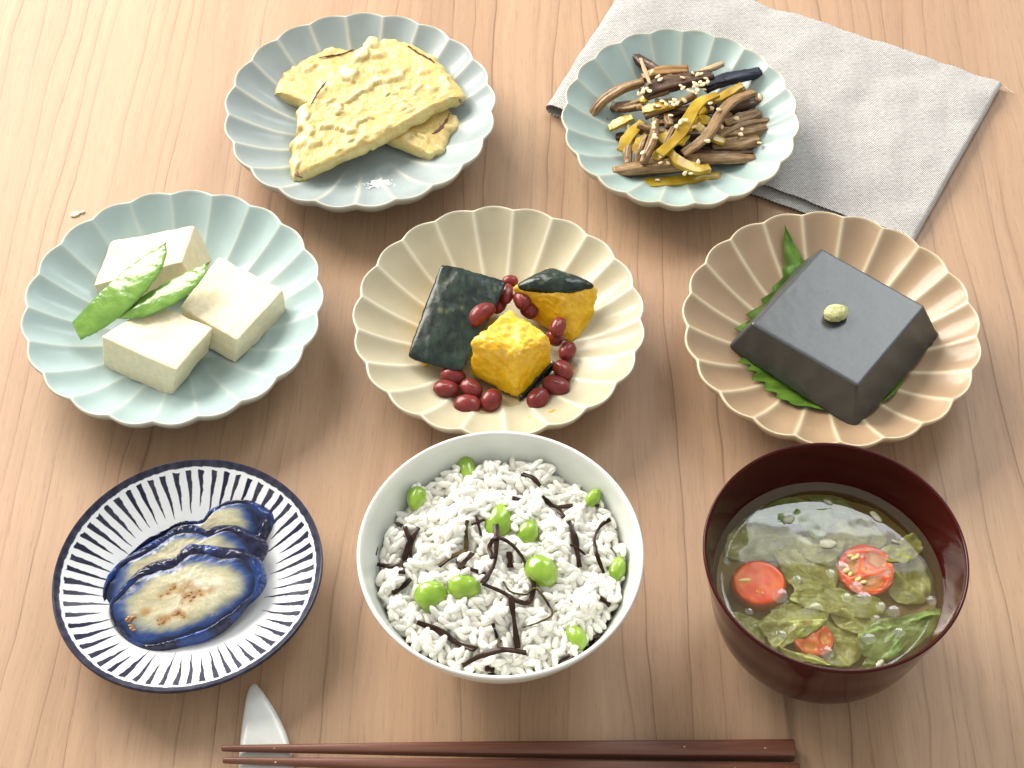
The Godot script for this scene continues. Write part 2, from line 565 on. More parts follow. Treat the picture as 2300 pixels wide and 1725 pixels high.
func scallop_plate(label: String, c: Vector3, R: float, H: float, n: int, phase: float, base: Color, pale: Color, ribs: float, tilt := Vector2.ZERO) -> void:
	var t := thing("scalloped_plate", c, label, "plate")
	var v := PackedVector3Array()
	var col := PackedColorArray()
	var per := 18
	var cols := n * per
	var rows := []   # [rho, height, side]
	for i in 40: rows.append([i / 39.0 * 0.985, dish_y(i / 39.0 * 0.985, H), 0.0])
	rows.append([0.994, H + 0.0002, 1.0])
	rows.append([1.002, H - 0.0002, 1.0])
	rows.append([1.006, H - 0.0012, 1.0])
	for i in 14:
		var q := 1.0 - (i + 1) / 14.0 * 0.56
		rows.append([q + 0.012, dish_y(q, H) - 0.0042 + 0.0012 * (i + 1) / 14.0, 2.0])
	rows.append([0.44, 0.0, 2.0])
	rows.append([0.39, 0.0, 2.0])
	rows.append([0.37, 0.0025, 2.0])
	rows.append([0.0, 0.0028, 2.0])
	for r in rows:
		for i in cols:
			var f := float(i % per) / per
			f = f - 0.115 * sin(TAU * f)
			var ang := (float(i / per) + f) / n * TAU + phase
			var s := sqrt(pow(absf(sin(PI * f)), 2.0) + 0.009)
			var crest := 1.0 - s
			var rho: float = r[0]
			var fade := smoothstep(0.30, 0.9, rho)
			var w: float = 1.0 - 0.032 * fade * crest
			var y: float = r[1]
			if r[2] < 1.0: y += 0.0009 * smoothstep(0.25, 0.6, rho) * crest
			if r[2] > 1.0 and rho < 0.46: w = 1.0
			w *= 1.0 + 0.004 * sin(ang * 3.0 + phase * 5.0) * fade
			y += 0.0004 * sin(ang * 2.0 + phase * 9.0) * fade
			v.append(c + Vector3(cos(ang) * rho * R * w, y, sin(ang) * rho * R * w))
			var d := minf(f, 1.0 - f) * TAU / n * rho * R
			var rib := exp(-pow(d / 0.0011, 2.0)) * smoothstep(0.34, 0.62, rho) * (1.0 if r[2] < 2.0 else 0.4) * ribs
			rib = maxf(rib, exp(-pow((rho - 1.0) / 0.011, 2.0)))
			col.append(base.lerp(pale, clampf(rib, 0.0, 1.0)))
	var cut := (rows.size() - 5) * cols
	put("body", make(v.slice(0, cut + cols), grid(rows.size() - 4, cols, true), col.slice(0, cut + cols)), M.glaze, t)
	put("foot_ring", make(v.slice(cut), grid(5, cols, true), col.slice(cut)), M.glaze, t)
	t.rotation = Vector3(tilt.x, 0, tilt.y)

func plates() -> void:
	scallop_plate("blue grey scalloped plate holding the fried tempura", V(-79, 0, -158.1), 0.0705, 0.028, 21, 0.06, Color(0.33, 0.395, 0.40), Color(0.62, 0.62, 0.53), 0.7)
	scallop_plate("pale blue scalloped plate holding three white tofu blocks", V(-161.7, 0, -28.1), 0.0715, 0.028, 21, 0.10, Color(0.375, 0.49, 0.49), Color(0.66, 0.68, 0.58), 0.28)
	scallop_plate("cream scalloped plate holding pumpkin and red beans", V(-6.3, 0, -19.6), 0.0692, 0.028, 21, 0.03, Color(0.50, 0.46, 0.325), Color(0.76, 0.73, 0.58), 0.85)
	scallop_plate("tan brown scalloped plate under the dark tofu block", V(150.7, 0, -15.3), 0.0702, 0.028, 21, 0.12, Color(0.405, 0.285, 0.18), Color(0.76, 0.66, 0.45), 0.8)
	scallop_plate("small pale aqua scalloped plate resting on the napkin", V(87.5, 3.0, -153), 0.0612, 0.025, 21, 0.0, Color(0.37, 0.485, 0.465), Color(0.66, 0.62, 0.46), 0.35, Vector2(0.045, 0.02))
	striped_plate()

func striped_plate() -> void:
	var c := V(-140, 0, 115.8)
	var t := thing("striped_plate", c, "white dish painted with dark blue radiating stripes", "plate")
	var size := 1024
	var im := Image.create(size, size, false, Image.FORMAT_RGB8)
	var n := 58
	var inner := PackedFloat32Array()
	var wide := PackedFloat32Array()
	var wash := PackedFloat32Array()
	for i in n:
		inner.append(rng.randf_range(0.55, 0.70))
		wide.append(rng.randf_range(0.19, 0.25))
		wash.append(rng.randf_range(0.0, 0.07))
	for y in size:
		for x in size:
			var q := Vector2(x - 511.5, y - 511.5) / 500.0
			var r := q.length()
			var wob := 0.012 * fn.get_noise_2d(q.x * 14.0, q.y * 14.0)
			var a := fposmod(q.angle() / TAU * n + wob * 3.5 + 0.12 * fn.get_noise_2d(q.x * 3.0, q.y * 3.0), n)
			var k := int(a) % n
			var f := a - floorf(a) - 0.5
			var white := 0.77 * (1.0 + 0.03 * fn.get_noise_2d(q.x * 5.0, q.y * 5.0))
			if fn.get_noise_2d(q.x * 40.0 + 7.0, q.y * 40.0) > 0.62: white *= 0.88
			var col := Color(white * 0.955, white * 0.985, white)
			var ink := 0.0
			var along := (r - inner[k]) / (0.925 - inner[k])
			if along > 0.0 and r < 0.93 + wob:
				var half := wide[k] * pow(along, 0.75) + 0.03
				ink = 1.0 - smoothstep(half - 0.05, half + 0.03, absf(f) + wob * 1.5)
				ink *= 1.0 - wash[k] * (0.5 + 0.5 * fn.get_noise_2d(q.x * 20.0, q.y * 20.0))
			if r > 0.948 + wob * 0.5: ink = maxf(ink, smoothstep(0.948, 0.956, r - wob * 0.5) * (0.97 + 0.03 * fn.get_noise_2d(q.x * 10.0, q.y * 10.0)))
			col = col.lerp(Color(0.014, 0.015, 0.040), ink)
			im.set_pixel(x, y, col.linear_to_srgb())
	var m := mat(Color.WHITE, 0.2, {"albedo_texture": ImageTexture.create_from_image(im), "metallic_specular": 0.3})
	var prof := []
	for i in 36:
		var q := i / 35.0 * 0.985
		prof.append(Vector2(q, 0.006 + 0.017 * pow(clampf((q - 0.35) / 0.65, 0.0, 1.0), 1.5)))
	prof.append(Vector2(0.995, 0.0232))
	prof.append(Vector2(1.002, 0.0228))
	prof.append(Vector2(1.006, 0.0215))
	for i in 10: prof.append(Vector2(1.0 - 0.5 * (i + 1) / 10.0, 0.0195 - 0.0165 * pow((i + 1) / 10.0, 0.8)))
	prof.append(Vector2(0.49, 0.0))
	prof.append(Vector2(0.44, 0.0))
	prof.append(Vector2(0.42, 0.002))
	prof.append(Vector2(0.0, 0.002))
	var v := PackedVector3Array()
	var uv := PackedVector2Array()
	var major := Vector2(0.765, -0.644)
	for r in prof:
		for i in 160:
			var d := Vector2.from_angle(TAU * i / 160.0)
			var e: Vector2 = d * r.x * (0.0564 + 0.0021 * pow(absf(d.dot(major)), 2.0)) * (1.0 + 0.004 * sin(TAU * i / 160.0 * 3.0 + 1.0))
			v.append(c + Vector3(e.x, r.y + 0.0003 * sin(TAU * i / 160.0 * 2.0) * r.x, e.y))
			uv.append(Vector2(0.5, 0.5) + d * r.x * 500.0 / 1024.0)
	var cut := (prof.size() - 5) * 160
	put("body", make(v.slice(0, cut + 160), grid(prof.size() - 4, 160, true), PackedColorArray(), uv.slice(0, cut + 160)), m, t)
	put("foot_ring", make(v.slice(cut), grid(5, 160, true), PackedColorArray(), uv.slice(cut)), m, t)


# ------------------------------------------------------------------ tempura
func tempura_piece(called: String, label: String, outline: Array, thick: float, seed: float) -> Node3D:
	var line := smooth_line(outline, 8, true)
	var mid := middle(line)
	var t := thing(called, Vector3(mid.x, mid.y - thick, mid.z), label, "tempura", "")
	var feats := [
	[2.2,1.9,[V(-86.8,25,-164.3),V(-79.3,25,-171.9),V(-73.6,25,-176.7)]],
	[3.6,2.4,[V(-72.2,25,-178.1),V(-64.9,25,-180.2),V(-60,25,-182.3)]],
	[2,1.8,[V(-60,25,-183.7),V(-55.2,25,-186.9)]],
	[4.2,2.6,[V(-90.2,25,-190),V(-88.4,25,-184.4),V(-84.9,25,-183.7)]],
	[2.2,2,[V(-99.5,25,-147.3),V(-93.7,25,-148.7),V(-88.8,25,-146.7),V(-83.3,25,-145)]],
	[2,1.7,[V(-82.9,25,-146),V(-80.2,25,-150.7),V(-77.9,25,-152.7)]],
	[3.6,2.4,[V(-108,25,-157.5),V(-108.5,25,-150.7),V(-105.7,25,-145.3)]],
	[2.6,2,[V(-111.5,25,-158.8),V(-106,25,-164.3),V(-102.2,25,-173.9)]],
	[3,2.2,[V(-111.5,25,-138),V(-105.8,25,-139.3),V(-101.7,25,-136.7)]],
	[2.6,2,[V(-111.2,25,-127.5),V(-111,25,-117.7)]],
	[2.6,2.2,[V(-91.6,25,-161.5),V(-90.4,25,-157.5)]],
	[1.8,1.4,[V(-74.5,25,-154.1),V(-73,25,-153.4)]],
	[1.8,1.4,[V(-42.8,25,-173.2),V(-40.3,25,-171.9)]],
	[4,2.8,[V(-75.1,25,-209.4),V(-76.8,25,-202.9),V(-82.5,25,-195.7)]],
	[3,2.2,[V(-74.2,25,-199.3),V(-69.6,25,-197.9)]],
	[2.2,1.6,[V(-68.5,25,-208.6),V(-64.5,25,-208.6)]],
	[2.2,1.6,[V(-48.6,25,-185.1),V(-45.1,25,-185.1)]],
	[1.6,1.2,[V(-58.7,25,-173.9),V(-55.7,25,-173.2)]],
	[1.5,1.3,[V(-64.9,25,-169.1),V(-62.4,25,-168.4)]],
	[2,1.6,[V(-89.8,25,-131.4),V(-87.9,25,-132.1)]],
	[2.2,1.4,[V(-57.3,25,-162.9),V(-54.2,25,-158.1)]],
	[2,1.4,[V(-69.8,25,-145.3),V(-64.4,25,-146)]],
	[1.8,1.4,[V(-82.4,25,-137.3),V(-75.4,25,-140.7),V(-71.8,25,-138)]],
	[2,1.3,[V(-48.8,25,-173.9),V(-51.6,25,-169.8)]],
	[1.5,1.2,[V(-70,25,-185.1),V(-67.1,25,-185.8)]],
	[2,1.4,[V(-36,25,-179.5),V(-32.5,25,-173.9)]],
	[1.8,1.4,[V(-97.7,25,-165),V(-93.9,25,-167)]],
	[2.4,1.8,[V(-101.3,17,-212),V(-97,17,-209.9)]],
	[2.4,1.8,[V(-117.9,17,-201.9),V(-118.5,17,-196.9)]],
	[2,1.5,[V(-110.2,17,-193.3),V(-105.5,17,-198.3)]],
	[1.8,1.3,[V(-122.2,17,-191.9),V(-117.9,17,-188.4)]],
	[2.6,2,[V(-30,17,-161.2),V(-31.8,17,-154.4)]],
	[2.2,1.6,[V(-36.9,17,-139.7),V(-43.1,17,-135.7)]],
	[2,1.4,[V(-48.3,17,-148.3),V(-44.3,17,-145)]]]
	var near := feats.filter(func(f): return Vector2(f[2][0].x - mid.x, f[2][0].z - mid.z).length() < 0.06 and absf(f[2][0].y - mid.y) < 0.005)
	var lump := func(p: Vector3) -> float:
		var l := 0.0
		var wx := n3(p, 130.0, seed) * 0.0026
		var wz := n3(p, 130.0, seed + 20.0) * 0.0026
		var q := Vector2(p.x + wx, p.z + wz)
		for f in near:
			var pts: Array = f[2]
			for i in pts.size() - 1:
				var a := Vector2(pts[i].x, pts[i].z)
				var e := Vector2(pts[i + 1].x, pts[i + 1].z) - a
				var u := clampf((q - a).dot(e) / e.length_squared(), 0.0, 1.0)
				var d: float = (q - a - e * u).length() / (f[0] * 0.00085)
				if d < 1.0: l = maxf(l, sqrt(1.0 - d * d) * f[1] * 0.36)
		return l + 0.16 * n3(p, 45.0, seed + 8.0) + maxf(0.0, n3(p, 95.0, seed + 2.0)) * 0.35 + maxf(0.0, n3(p, 230.0, seed + 6.0)) * 0.16
	var rows := [[0.0, -thick], [0.6, -thick], [0.93, -thick], [0.985, -thick * 0.85], [1.0, -thick * 0.65], [1.0, -thick * 0.45], [0.99, -thick * 0.22], [0.965, -thick * 0.06], [0.94, 0.0]]
	for i in 44: rows.append([0.94 * (1.0 - (i + 1) / 44.0), 0.0004])
	var bump := func(p: Vector3, s: float, y: float, _f: float) -> Vector3:
		var edge := smoothstep(0.80, 1.0, s)
		var outw := (p - mid) * Vector3(1, 0, 1)
		outw = outw.normalized() if outw.length() > 0.001 else Vector3.ZERO
		var l: float = lump.call(p)
		var side := 1.0 if y > -thick * 0.5 else 0.35
		return Vector3.UP * l * 0.0023 * side * (1.0 - 0.4 * edge) * (1.0 if y > -thick * 0.9 else 0.0) + outw * edge * (l * 0.0024 + n3(p, 105.0, seed) * 0.0019) + Vector3.UP * n3(p, 330.0, seed) * 0.00012
	var color := func(p: Vector3, s: float, y: float, _f: float) -> Color:
		var l: float = clampf(lump.call(p) * 1.1, 0.0, 1.0)
		var c := Color(0.62, 0.45, 0.13).lerp(Color(0.82, 0.71, 0.33), l)
		if y < -thick * 0.1 and y > -thick * 0.9: c = c.lerp(Color(0.70, 0.64, 0.27), 0.6)
		return c.lerp(Color(0.58, 0.39, 0.11), clampf(n3(p, 55.0, seed + 30.0) * 1.4, 0.0, 0.6) * (1.0 - l)).lerp(Color(0.75, 0.72, 0.5), clampf(n3(p, 400.0, seed + 3.0) * 0.8, 0.0, 0.4))
	put("batter", puck(line, rows, mid, bump, color), M.batter, t)
	return t

func skin_edge(t: Node3D, pts: Array, w: float) -> void:
	put("skin_edge", sweep(smooth_line(pts, 8), ring(8), func(f): return w * (0.25 + 0.75 * sin(PI * clampf(f, 0.04, 0.96))), func(_f): return 0.0005, 0.0006, func(_f, _q, _p): return Color.WHITE), M.dark_skin, t)

func tempura() -> void:
	var r := tempura_piece("sweet_potato_tempura", "battered sweet potato slice lying underneath, its ends poking out both sides", [V(-127.6,17.8,-179.1),V(-125.2,18.1,-187.3),V(-118.9,18.4,-197.5),V(-110.8,18.7,-204.5),V(-102,18.9,-210.4),V(-88.8,18.9,-210),V(-79,18.8,-206.5),V(-60.9,18.4,-197.5),V(-42.8,17.9,-181.2),V(-32,17.2,-165.1),V(-29,17.1,-161.1),V(-29.8,16.9,-155.2),V(-34.5,16.4,-144.2),V(-37.3,16.2,-137.8),V(-42.1,16.1,-135.2),V(-46.6,16.2,-137.1),V(-65,16.5,-146.8),V(-79,16.8,-153.3),V(-94.2,17.1,-162.5),V(-112.1,17.5,-171.8),V(-124.5,17.7,-177.8)], 0.0075, 40.0)
	skin_edge(r, [V(-104,19.5,-202.5),V(-97.5,19.5,-204),V(-91.5,19.5,-205.4),V(-85.6,19.5,-208.7)], 0.0005)
	skin_edge(r, [V(-33,17,-163.3),V(-34.8,17,-156.5),V(-38.1,17,-151.7),V(-41.5,17,-148.3)], 0.0012)
	skin_edge(r, [V(-128.4,14,-183.6),V(-127.4,14,-180.8),V(-127.1,14,-179.4)], 0.0007)
	var a := tempura_piece("sweet_potato_tempura", "large battered half moon sweet potato slice lying on top", [V(-111.6,20.8,-120.3),V(-108.9,20.8,-116.5),V(-103.3,21.1,-118.8),V(-96.3,21.6,-122.9),V(-82.3,22.5,-131.1),V(-68.1,23.5,-139.5),V(-53.9,24.5,-149.2),V(-39.5,25.5,-159.7),V(-30.3,26.1,-165.6),V(-25.9,26.3,-166.4),V(-26.2,26.5,-170.4),V(-31,26.6,-179.9),V(-36.2,26.8,-190.3),V(-45.5,26.8,-201),V(-56.8,26.6,-207.7),V(-68.5,26.2,-209.2),V(-76.6,25.9,-210.6),V(-80.9,25.5,-203.8),V(-87.4,24.8,-192.4),V(-96.9,24,-183.3),V(-101.4,23.5,-174.8),V(-105.8,23,-166.3),V(-111,22.4,-158),V(-110.4,22.1,-149.5),V(-108.4,22,-145.5),V(-112.5,21.7,-141.2),V(-113.1,21.1,-129.2)], 0.0072, 3.0)
	skin_edge(a, [V(-104.7,26,-161.2),V(-102.7,26,-167.4),V(-100.5,26,-172.9),V(-97.9,26,-177.8)], 0.0006)
	skin_edge(a, [V(-55.6,27.5,-203.1),V(-49.4,27.5,-197.4),V(-44.3,27.5,-193.8),V(-41.2,27.5,-190.6)], 0.0005)
	skin_edge(a, [V(-27.9,24,-168),V(-26.9,24,-165.3),V(-25.6,24,-162.2)], 0.0006)
	skin_edge(a, [V(-110.4,20,-119.5),V(-109,20,-116.5),V(-106.8,20,-115.3)], 0.0007)
	var at: Vector3 = V(-68.6,9,-119.5)
	O = at
	var mm := MultiMesh.new()
	mm.transform_format = MultiMesh.TRANSFORM_3D
	var b := BoxMesh.new()
	b.size = Vector3.ONE * 0.00055
	mm.mesh = b
	mm.instance_count = 700
	for i in 700:
		var rad := absf(rng.randfn(0.0, 0.42))
		var an := rng.randf() * TAU
		var e := Vector2(cos(an) * rad * 0.0062, sin(an) * rad * 0.0042)
		if i > 660: e *= 2.2
		var rho := (Vector2(at.x + 0.079, at.z + 0.1581) + e).length() / 0.0705
		var y := dish_y(rho, 0.028) + 0.0004 + maxf(0.0, 0.0016 * (1.0 - rad * 1.1)) * rng.randf()
		mm.set_instance_transform(i, Transform3D(Basis.from_euler(Vector3(rng.randf(), rng.randf(), rng.randf()) * TAU) * rng.randf_range(0.6, 1.5), Vector3(e.x, y - at.y, e.y)))
	var s := MultiMeshInstance3D.new()
	s.name = "salt_pile"
	s.multimesh = mm
	s.material_override = M.salt
	s.position = at
	add_child(s)
	tag(s, "small heap of coarse white salt in front of the tempura", "salt", "", "stuff")


# ------------------------------------------------------------------ kinpira on the small plate
func kinpira() -> void:
	var strips := [
	['b',5.46,4,[V(39.3,14,-158.7),V(45.7,20,-166.6),V(56.7,25,-172.7),V(69.5,28,-175.2)]],
	['o',6.72,4,[V(68.8,27,-179),V(77.7,29,-181.9),V(92.9,28,-184.4)]],
	['d',6.3,4,[V(65,22,-202),V(70.7,23,-194.5),V(78.3,24,-187.1)]],
	['p',2.184,1.5,[V(68.4,27,-193.9),V(70.3,29,-181.9),V(72.1,31,-170.8)]],
	['d',9.24,6,[V(68.3,26,-168.2),V(77.3,28,-172.4),V(89.8,29,-174.9),V(104.8,27,-180.4)]],
	['p',3.78,2.5,[V(97.4,27,-182.6),V(104.3,26,-187.1),V(112.3,25,-192.4)]],
	['n',6.72,6,[V(101.4,26,-173.1),V(112.6,27,-178.3),V(131.1,26,-184.3)]],
	['d',6.72,4,[V(50.9,15,-182.8),V(56.4,16,-181.8)]],
	['b',6.72,4,[V(53,16,-169.1),V(60.7,19,-166.2),V(69.4,22,-164.6)]],
	['b',4.2,4,[V(69,23,-155.3),V(81.6,27,-158.2),V(95.8,28,-165.5)]],
	['b',5.88,3,[V(87.7,23,-128.5),V(100,27,-137.3),V(108.4,30,-151.2),V(115.9,30,-160.1),V(126.6,28,-167.6)]],
	['b',6.72,4,[V(111.1,22,-150.2),V(121.3,22,-155),V(129.4,20,-160.3)]],
	['b',6.72,5,[V(105.1,20,-146),V(118.4,20,-146.7),V(134.5,17,-152.3)]],
	['d',5.88,4,[V(117,17,-157.1),V(137.5,16,-162.9)]],
	['b',9.24,6,[V(103.5,17,-139.5),V(115.7,18,-139.9),V(128.3,17,-143.5)]],
	['b',6.72,5,[V(90.6,17,-129.5),V(107.6,18,-129.9),V(125.2,15,-132)]],
	['b',7.56,6,[V(52.1,14,-123.7),V(66.1,16,-125.2),V(87.9,18,-125.9),V(96.3,18,-127.9)]],
	['b',5.04,3.5,[V(74.5,25,-150.7),V(72.4,25,-137.2),V(67,21,-123.8)]],
	['b',5.04,4,[V(62,17,-144.9),V(59.8,16,-137.1),V(60.1,14,-129.7)]],
	['b',5.04,4,[V(80.7,24,-155.1),V(81.8,24,-146.9)]],
	['d',7.56,5,[V(112.9,22,-161.8),V(127.4,21,-167.6)]],
	['b',5.04,4,[V(127.7,20,-170),V(133.4,19,-171.7)]],
	['b',5.88,2,[V(43.5,12,-155.8),V(46.3,13,-158.9),V(49.2,13,-163.8)]],
	['d',7.56,5,[V(91.5,16,-142.5),V(111,15,-138.7)]],
	['d',6.72,5,[V(87.2,20,-161),V(107.1,22,-163.2)]],
	['b',5.88,4,[V(63.6,14,-132.3),V(76.1,16,-130.4)]],
	['d',5.04,3,[V(54.5,12,-151),V(59.4,13,-150.7)]],
	['d',7.56,5,[V(67.4,15,-154.9),V(81.7,15,-143.4)]],
	['d',7.56,5,[V(80.4,18,-169.9),V(97,17,-154.4)]],
	['d',7.56,5,[V(94.6,14,-151.1),V(112.5,14,-159.3)]],
	['d',7.56,5,[V(71.9,12,-139.5),V(94.2,12,-141.5)]],
	['d',7.56,5,[V(100.3,19,-170.3),V(117.3,18,-161.6)]],
	['b',2.94,2.5,[V(54.3,17,-165.4),V(67.5,23,-167),V(82.2,27,-169.3)]],
	['b',2.94,2.5,[V(94,27,-159.6),V(106.5,27,-162.4),V(122.4,25,-173.4)]],
	['d',3.36,3,[V(90.2,28,-180.8),V(98.3,28,-173.8),V(107.3,27,-174.1)]],
	['b',3.36,3,[V(105.6,21,-141.1),V(119.9,22,-150.2),V(134.1,19,-156.5)]],
	['b',2.94,2.5,[V(69.3,23,-141.8),V(65.7,20,-133.3),V(63.8,16,-127.1)]],
	['d',3.36,3,[V(88.4,18,-135.2),V(105.4,18,-133.2),V(124.4,16,-135.8)]],
	['b',2.94,3,[V(76.4,29,-174.2),V(83.4,30,-176.7),V(93.7,30,-174.6)]],
	['b',2.94,2.5,[V(83.8,24,-147.6),V(78.9,22,-136.1),V(77.4,17,-128.9)]],
	['y',6.65,2.4,[V(75.3,25,-126.6),V(84.8,28,-135.7),V(90.4,31,-144.8),V(96.8,32,-156),V(106.7,31,-163.2)]],
	['y',6.175,4,[V(80.5,23,-130.5),V(86,22,-123.5),V(94.7,20,-120.8),V(101.2,19,-122.4)]],
	['y',6.175,3,[V(60.3,11,-119.3),V(75.8,12,-119),V(107.3,12,-123.6)]],
	['y',6.175,2.4,[V(56.3,16,-137.1),V(60.4,19,-144.3),V(67.9,22,-152.2)]],
	['y',5.7,3,[V(51,15,-154.3),V(55.9,18,-155.5),V(63.3,20,-157.6)]],
	['y',5.7,2.4,[V(63.1,17,-135.5),V(66,20,-138.7),V(70.6,21,-144.4)]],
	['y',5.7,2.4,[V(67.9,25,-157.5),V(74.2,27,-157.9),V(84.5,28,-158.3)]],
	['y',4.75,2.4,[V(87.1,22,-135.4),V(91.9,25,-145.3),V(95.6,26,-152.4)]],
	['y',4.75,2.4,[V(104,27,-161),V(111.6,28,-166.2),V(120.6,28,-173.1)]],
	['y',5.7,3,[V(94.5,25,-148.6),V(100.5,24,-141.5),V(109.7,22,-137.8)]],
	['y',6.65,2.5,[V(96.7,25,-152),V(103.3,25,-148.6)]],
	['y',7.6,3,[V(75.6,22,-138.8),V(81.1,23,-142.5)]],
	['y',6.65,3,[V(72.9,19,-129.6),V(77.3,21,-131.1)]],
	['y',4.75,3,[V(66.9,24,-165.3),V(70.8,25,-166.1)]],
	['y',4.75,3,[V(95.4,25,-155.4),V(101.3,26,-157.2)]]]
	for j in 16:
		var an := rng.randf() * TAU
		var ce := V(87, 17.5 + 7.0 * rng.randf(), -151) + Vector3(cos(an) * 0.017, 0, sin(an) * 0.010) * sqrt(rng.randf()) * 1.25
		var dir := Vector3.RIGHT.rotated(Vector3.UP, rng.randf_range(-0.35, 1.1)) * rng.randf_range(0.007, 0.012)
		var sag := V(0, rng.randf_range(-1.5, 1.5), 0)
		strips.append(["b" if j % 3 else "d", rng.randf_range(2.4, 4.2), rng.randf_range(2.0, 3.0), [ce - dir - sag, ce + Vector3.UP * 0.001 + dir.cross(Vector3.UP) * rng.randf_range(-0.15, 0.15), ce + dir + sag]])
	var flat := PackedVector2Array(BAR)
	var count := {"y": 0, "b": 0}
	for s in strips:
		var k: String = s[0]
		var w: float = s[1] * 0.0005
		var th: float = s[2] * (0.00036 if s[0] == "y" else 0.0005)
		var pts: Array = s[3]
		var line := smooth_line(pts, 12 if pts.size() > 2 else 14)
		var mid := line[line.size() / 2]
		var off := rng.randf() * 90.0
		if k == "y":
			var o := solo("yellow_pepper_strip", mid, yellow_label(count.y), "pepper strip", "yellow strips among the fried vegetable strips")
			count.y += 1
			var wide := func(f): return w * (0.55 + 0.45 * sin(PI * clampf(f, 0.12, 0.88)) + 0.06 * sin(f * 17.0 + off))
			var col := func(f, q, p): return Color(0.44, 0.28, 0.018).lerp(Color(0.60, 0.44, 0.06), 0.5 + 0.9 * n3(p, 120.0, off)).lerp(Color(0.33, 0.16, 0.02), clampf(n3(p, 70.0, off + 5.0) * 1.4, 0.0, 0.6))
			put_solo(o, sweep(line, flat, wide, func(_f): return th, 0.00015, col, rng.randf_range(-0.4, 0.4)), M.pepper)
			continue
		var o := solo("brown_vegetable_strip", mid, brown_label(count.b, k), "vegetable strip", "brown simmered strips piled on the small plate" if count.b < 40 else "thin sticks woven into the vegetable pile")
		count.b += 1
		var sec := PackedVector2Array()
		for j in 30:
			var an := TAU * j / 30.0
			var d := Vector2(cos(an), sin(an))
			d *= 0.96 / pow(pow(absf(d.x), 5.0) + pow(absf(d.y), 5.0), 0.2)
			sec.append(d * rng.randf_range(0.80, 1.08))
		var top := Color(0.15, 0.078, 0.03)
		var pale := Color(0.40, 0.26, 0.12)
		if k == "d":
			top = Color(0.055, 0.03, 0.02)
			pale = Color(0.12, 0.065, 0.04)
		if k == "n":
			top = Color(0.008, 0.010, 0.022)
			pale = Color(0.03, 0.035, 0.06)
		if k == "p":
			top = Color(0.42, 0.30, 0.16)
			pale = Color(0.60, 0.46, 0.28)
		if k == "o":
			top = Color(0.26, 0.13, 0.035)
			pale = Color(0.42, 0.24, 0.08)
		var wide := func(f): return w * (0.72 + 0.28 * sin(PI * clampf(f, 0.12, 0.88)) + 0.035 * sin(f * 11.0 + off))
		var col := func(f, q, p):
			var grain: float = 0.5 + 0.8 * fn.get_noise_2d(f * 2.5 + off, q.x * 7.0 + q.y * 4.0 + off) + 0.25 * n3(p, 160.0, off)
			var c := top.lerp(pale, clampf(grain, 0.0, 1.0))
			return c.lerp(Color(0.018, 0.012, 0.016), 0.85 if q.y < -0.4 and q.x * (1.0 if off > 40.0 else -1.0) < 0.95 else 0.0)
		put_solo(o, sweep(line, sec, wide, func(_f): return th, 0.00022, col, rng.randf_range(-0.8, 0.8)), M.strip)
	var seeds: Array = [V(68.6,29.8,-167.8),V(70.1,30.1,-168.2),V(71.5,30.3,-166.6),V(68,29.6,-166),V(66,29.5,-165.4),V(73.5,31.5,-179.3),V(76.3,31.5,-175.8),V(77.7,31.6,-173.7),V(94.8,31.7,-178.4),V(99.3,31.1,-178.3),V(97.2,31.4,-177.3),V(101.6,30.9,-175.1),V(89.2,32.5,-174.1),V(88.2,32.5,-167.9),V(89.1,32.5,-166.5),V(95.3,31.7,-170.7),V(96.2,31.6,-169.5),V(98.4,31.3,-171.9),V(99.2,31.2,-169.9),V(100.3,31,-171.4),V(102.4,30.8,-172.4),V(91.9,32.2,-164.7),V(94.1,30.5,-165.8),V(96.5,31.6,-166),V(96.2,30.5,-164.4),V(100.3,29.5,-168.5),V(95.1,31.8,-167.6),V(76.7,21,-169),V(74.1,28.7,-157.9),V(76,28.9,-157),V(78.2,29.1,-160.3),V(80,29.5,-157.8),V(83.2,20.9,-169.8),V(82.5,29.6,-159.1),V(84.5,29.8,-160.3),V(85.9,29.8,-158.2),V(83.8,29.7,-157),V(89.4,30.1,-160),V(80.6,21,-169),V(102.5,33.2,-154.8),V(103.5,28.7,-155.9),V(106.8,32,-151.3),V(116.4,24.5,-152.5),V(108.4,24.5,-146.4),V(118.9,23.9,-145.3),V(118.3,23,-142.5),V(99.7,29,-132.1),V(94.1,26.9,-144.1),V(86.3,31.9,-142.6),V(84.3,31,-140.2),V(88.7,32.7,-143.2),V(73.4,27.2,-146.5),V(73.1,27.2,-143.8),V(73.3,27.2,-137.7),V(73.7,27.2,-136.1),V(66.9,24.8,-128.1),V(76.3,20.5,-125),V(79.9,20.8,-124.7),V(74.7,14,-119.1),V(128,20.5,-138.9),V(82.4,26.5,-152.6),V(61.5,12.5,-158),V(95.3,21.5,-124.7),V(88.1,21.5,-116.8),V(90.7,23,-115.1),V(128.9,30,-162.8)]
	O = Vector3.ZERO
	var sm := ball(Vector3.ZERO, V(1.55, 0.62, 1.0), Basis.IDENTITY, 8, 10, func(u): return u * Vector3(1, 1, 1.0 - 0.45 * u.x))
	for p in seeds:
		var o := MeshInstance3D.new()
		o.mesh = sm
		o.material_override = M.seed
		o.name = numbered("sesame_seed")
		o.position = p
		o.basis = Basis.from_euler(Vector3(rng.randf_range(-0.5, 0.5), rng.randf() * TAU, rng.randf_range(-0.5, 0.5))) * rng.randf_range(0.9, 1.15)
		add_child(o)
		tag(o, "white sesame seed sprinkled over the brown vegetable strips", "sesame seed", "sesame seeds on the vegetable strips")

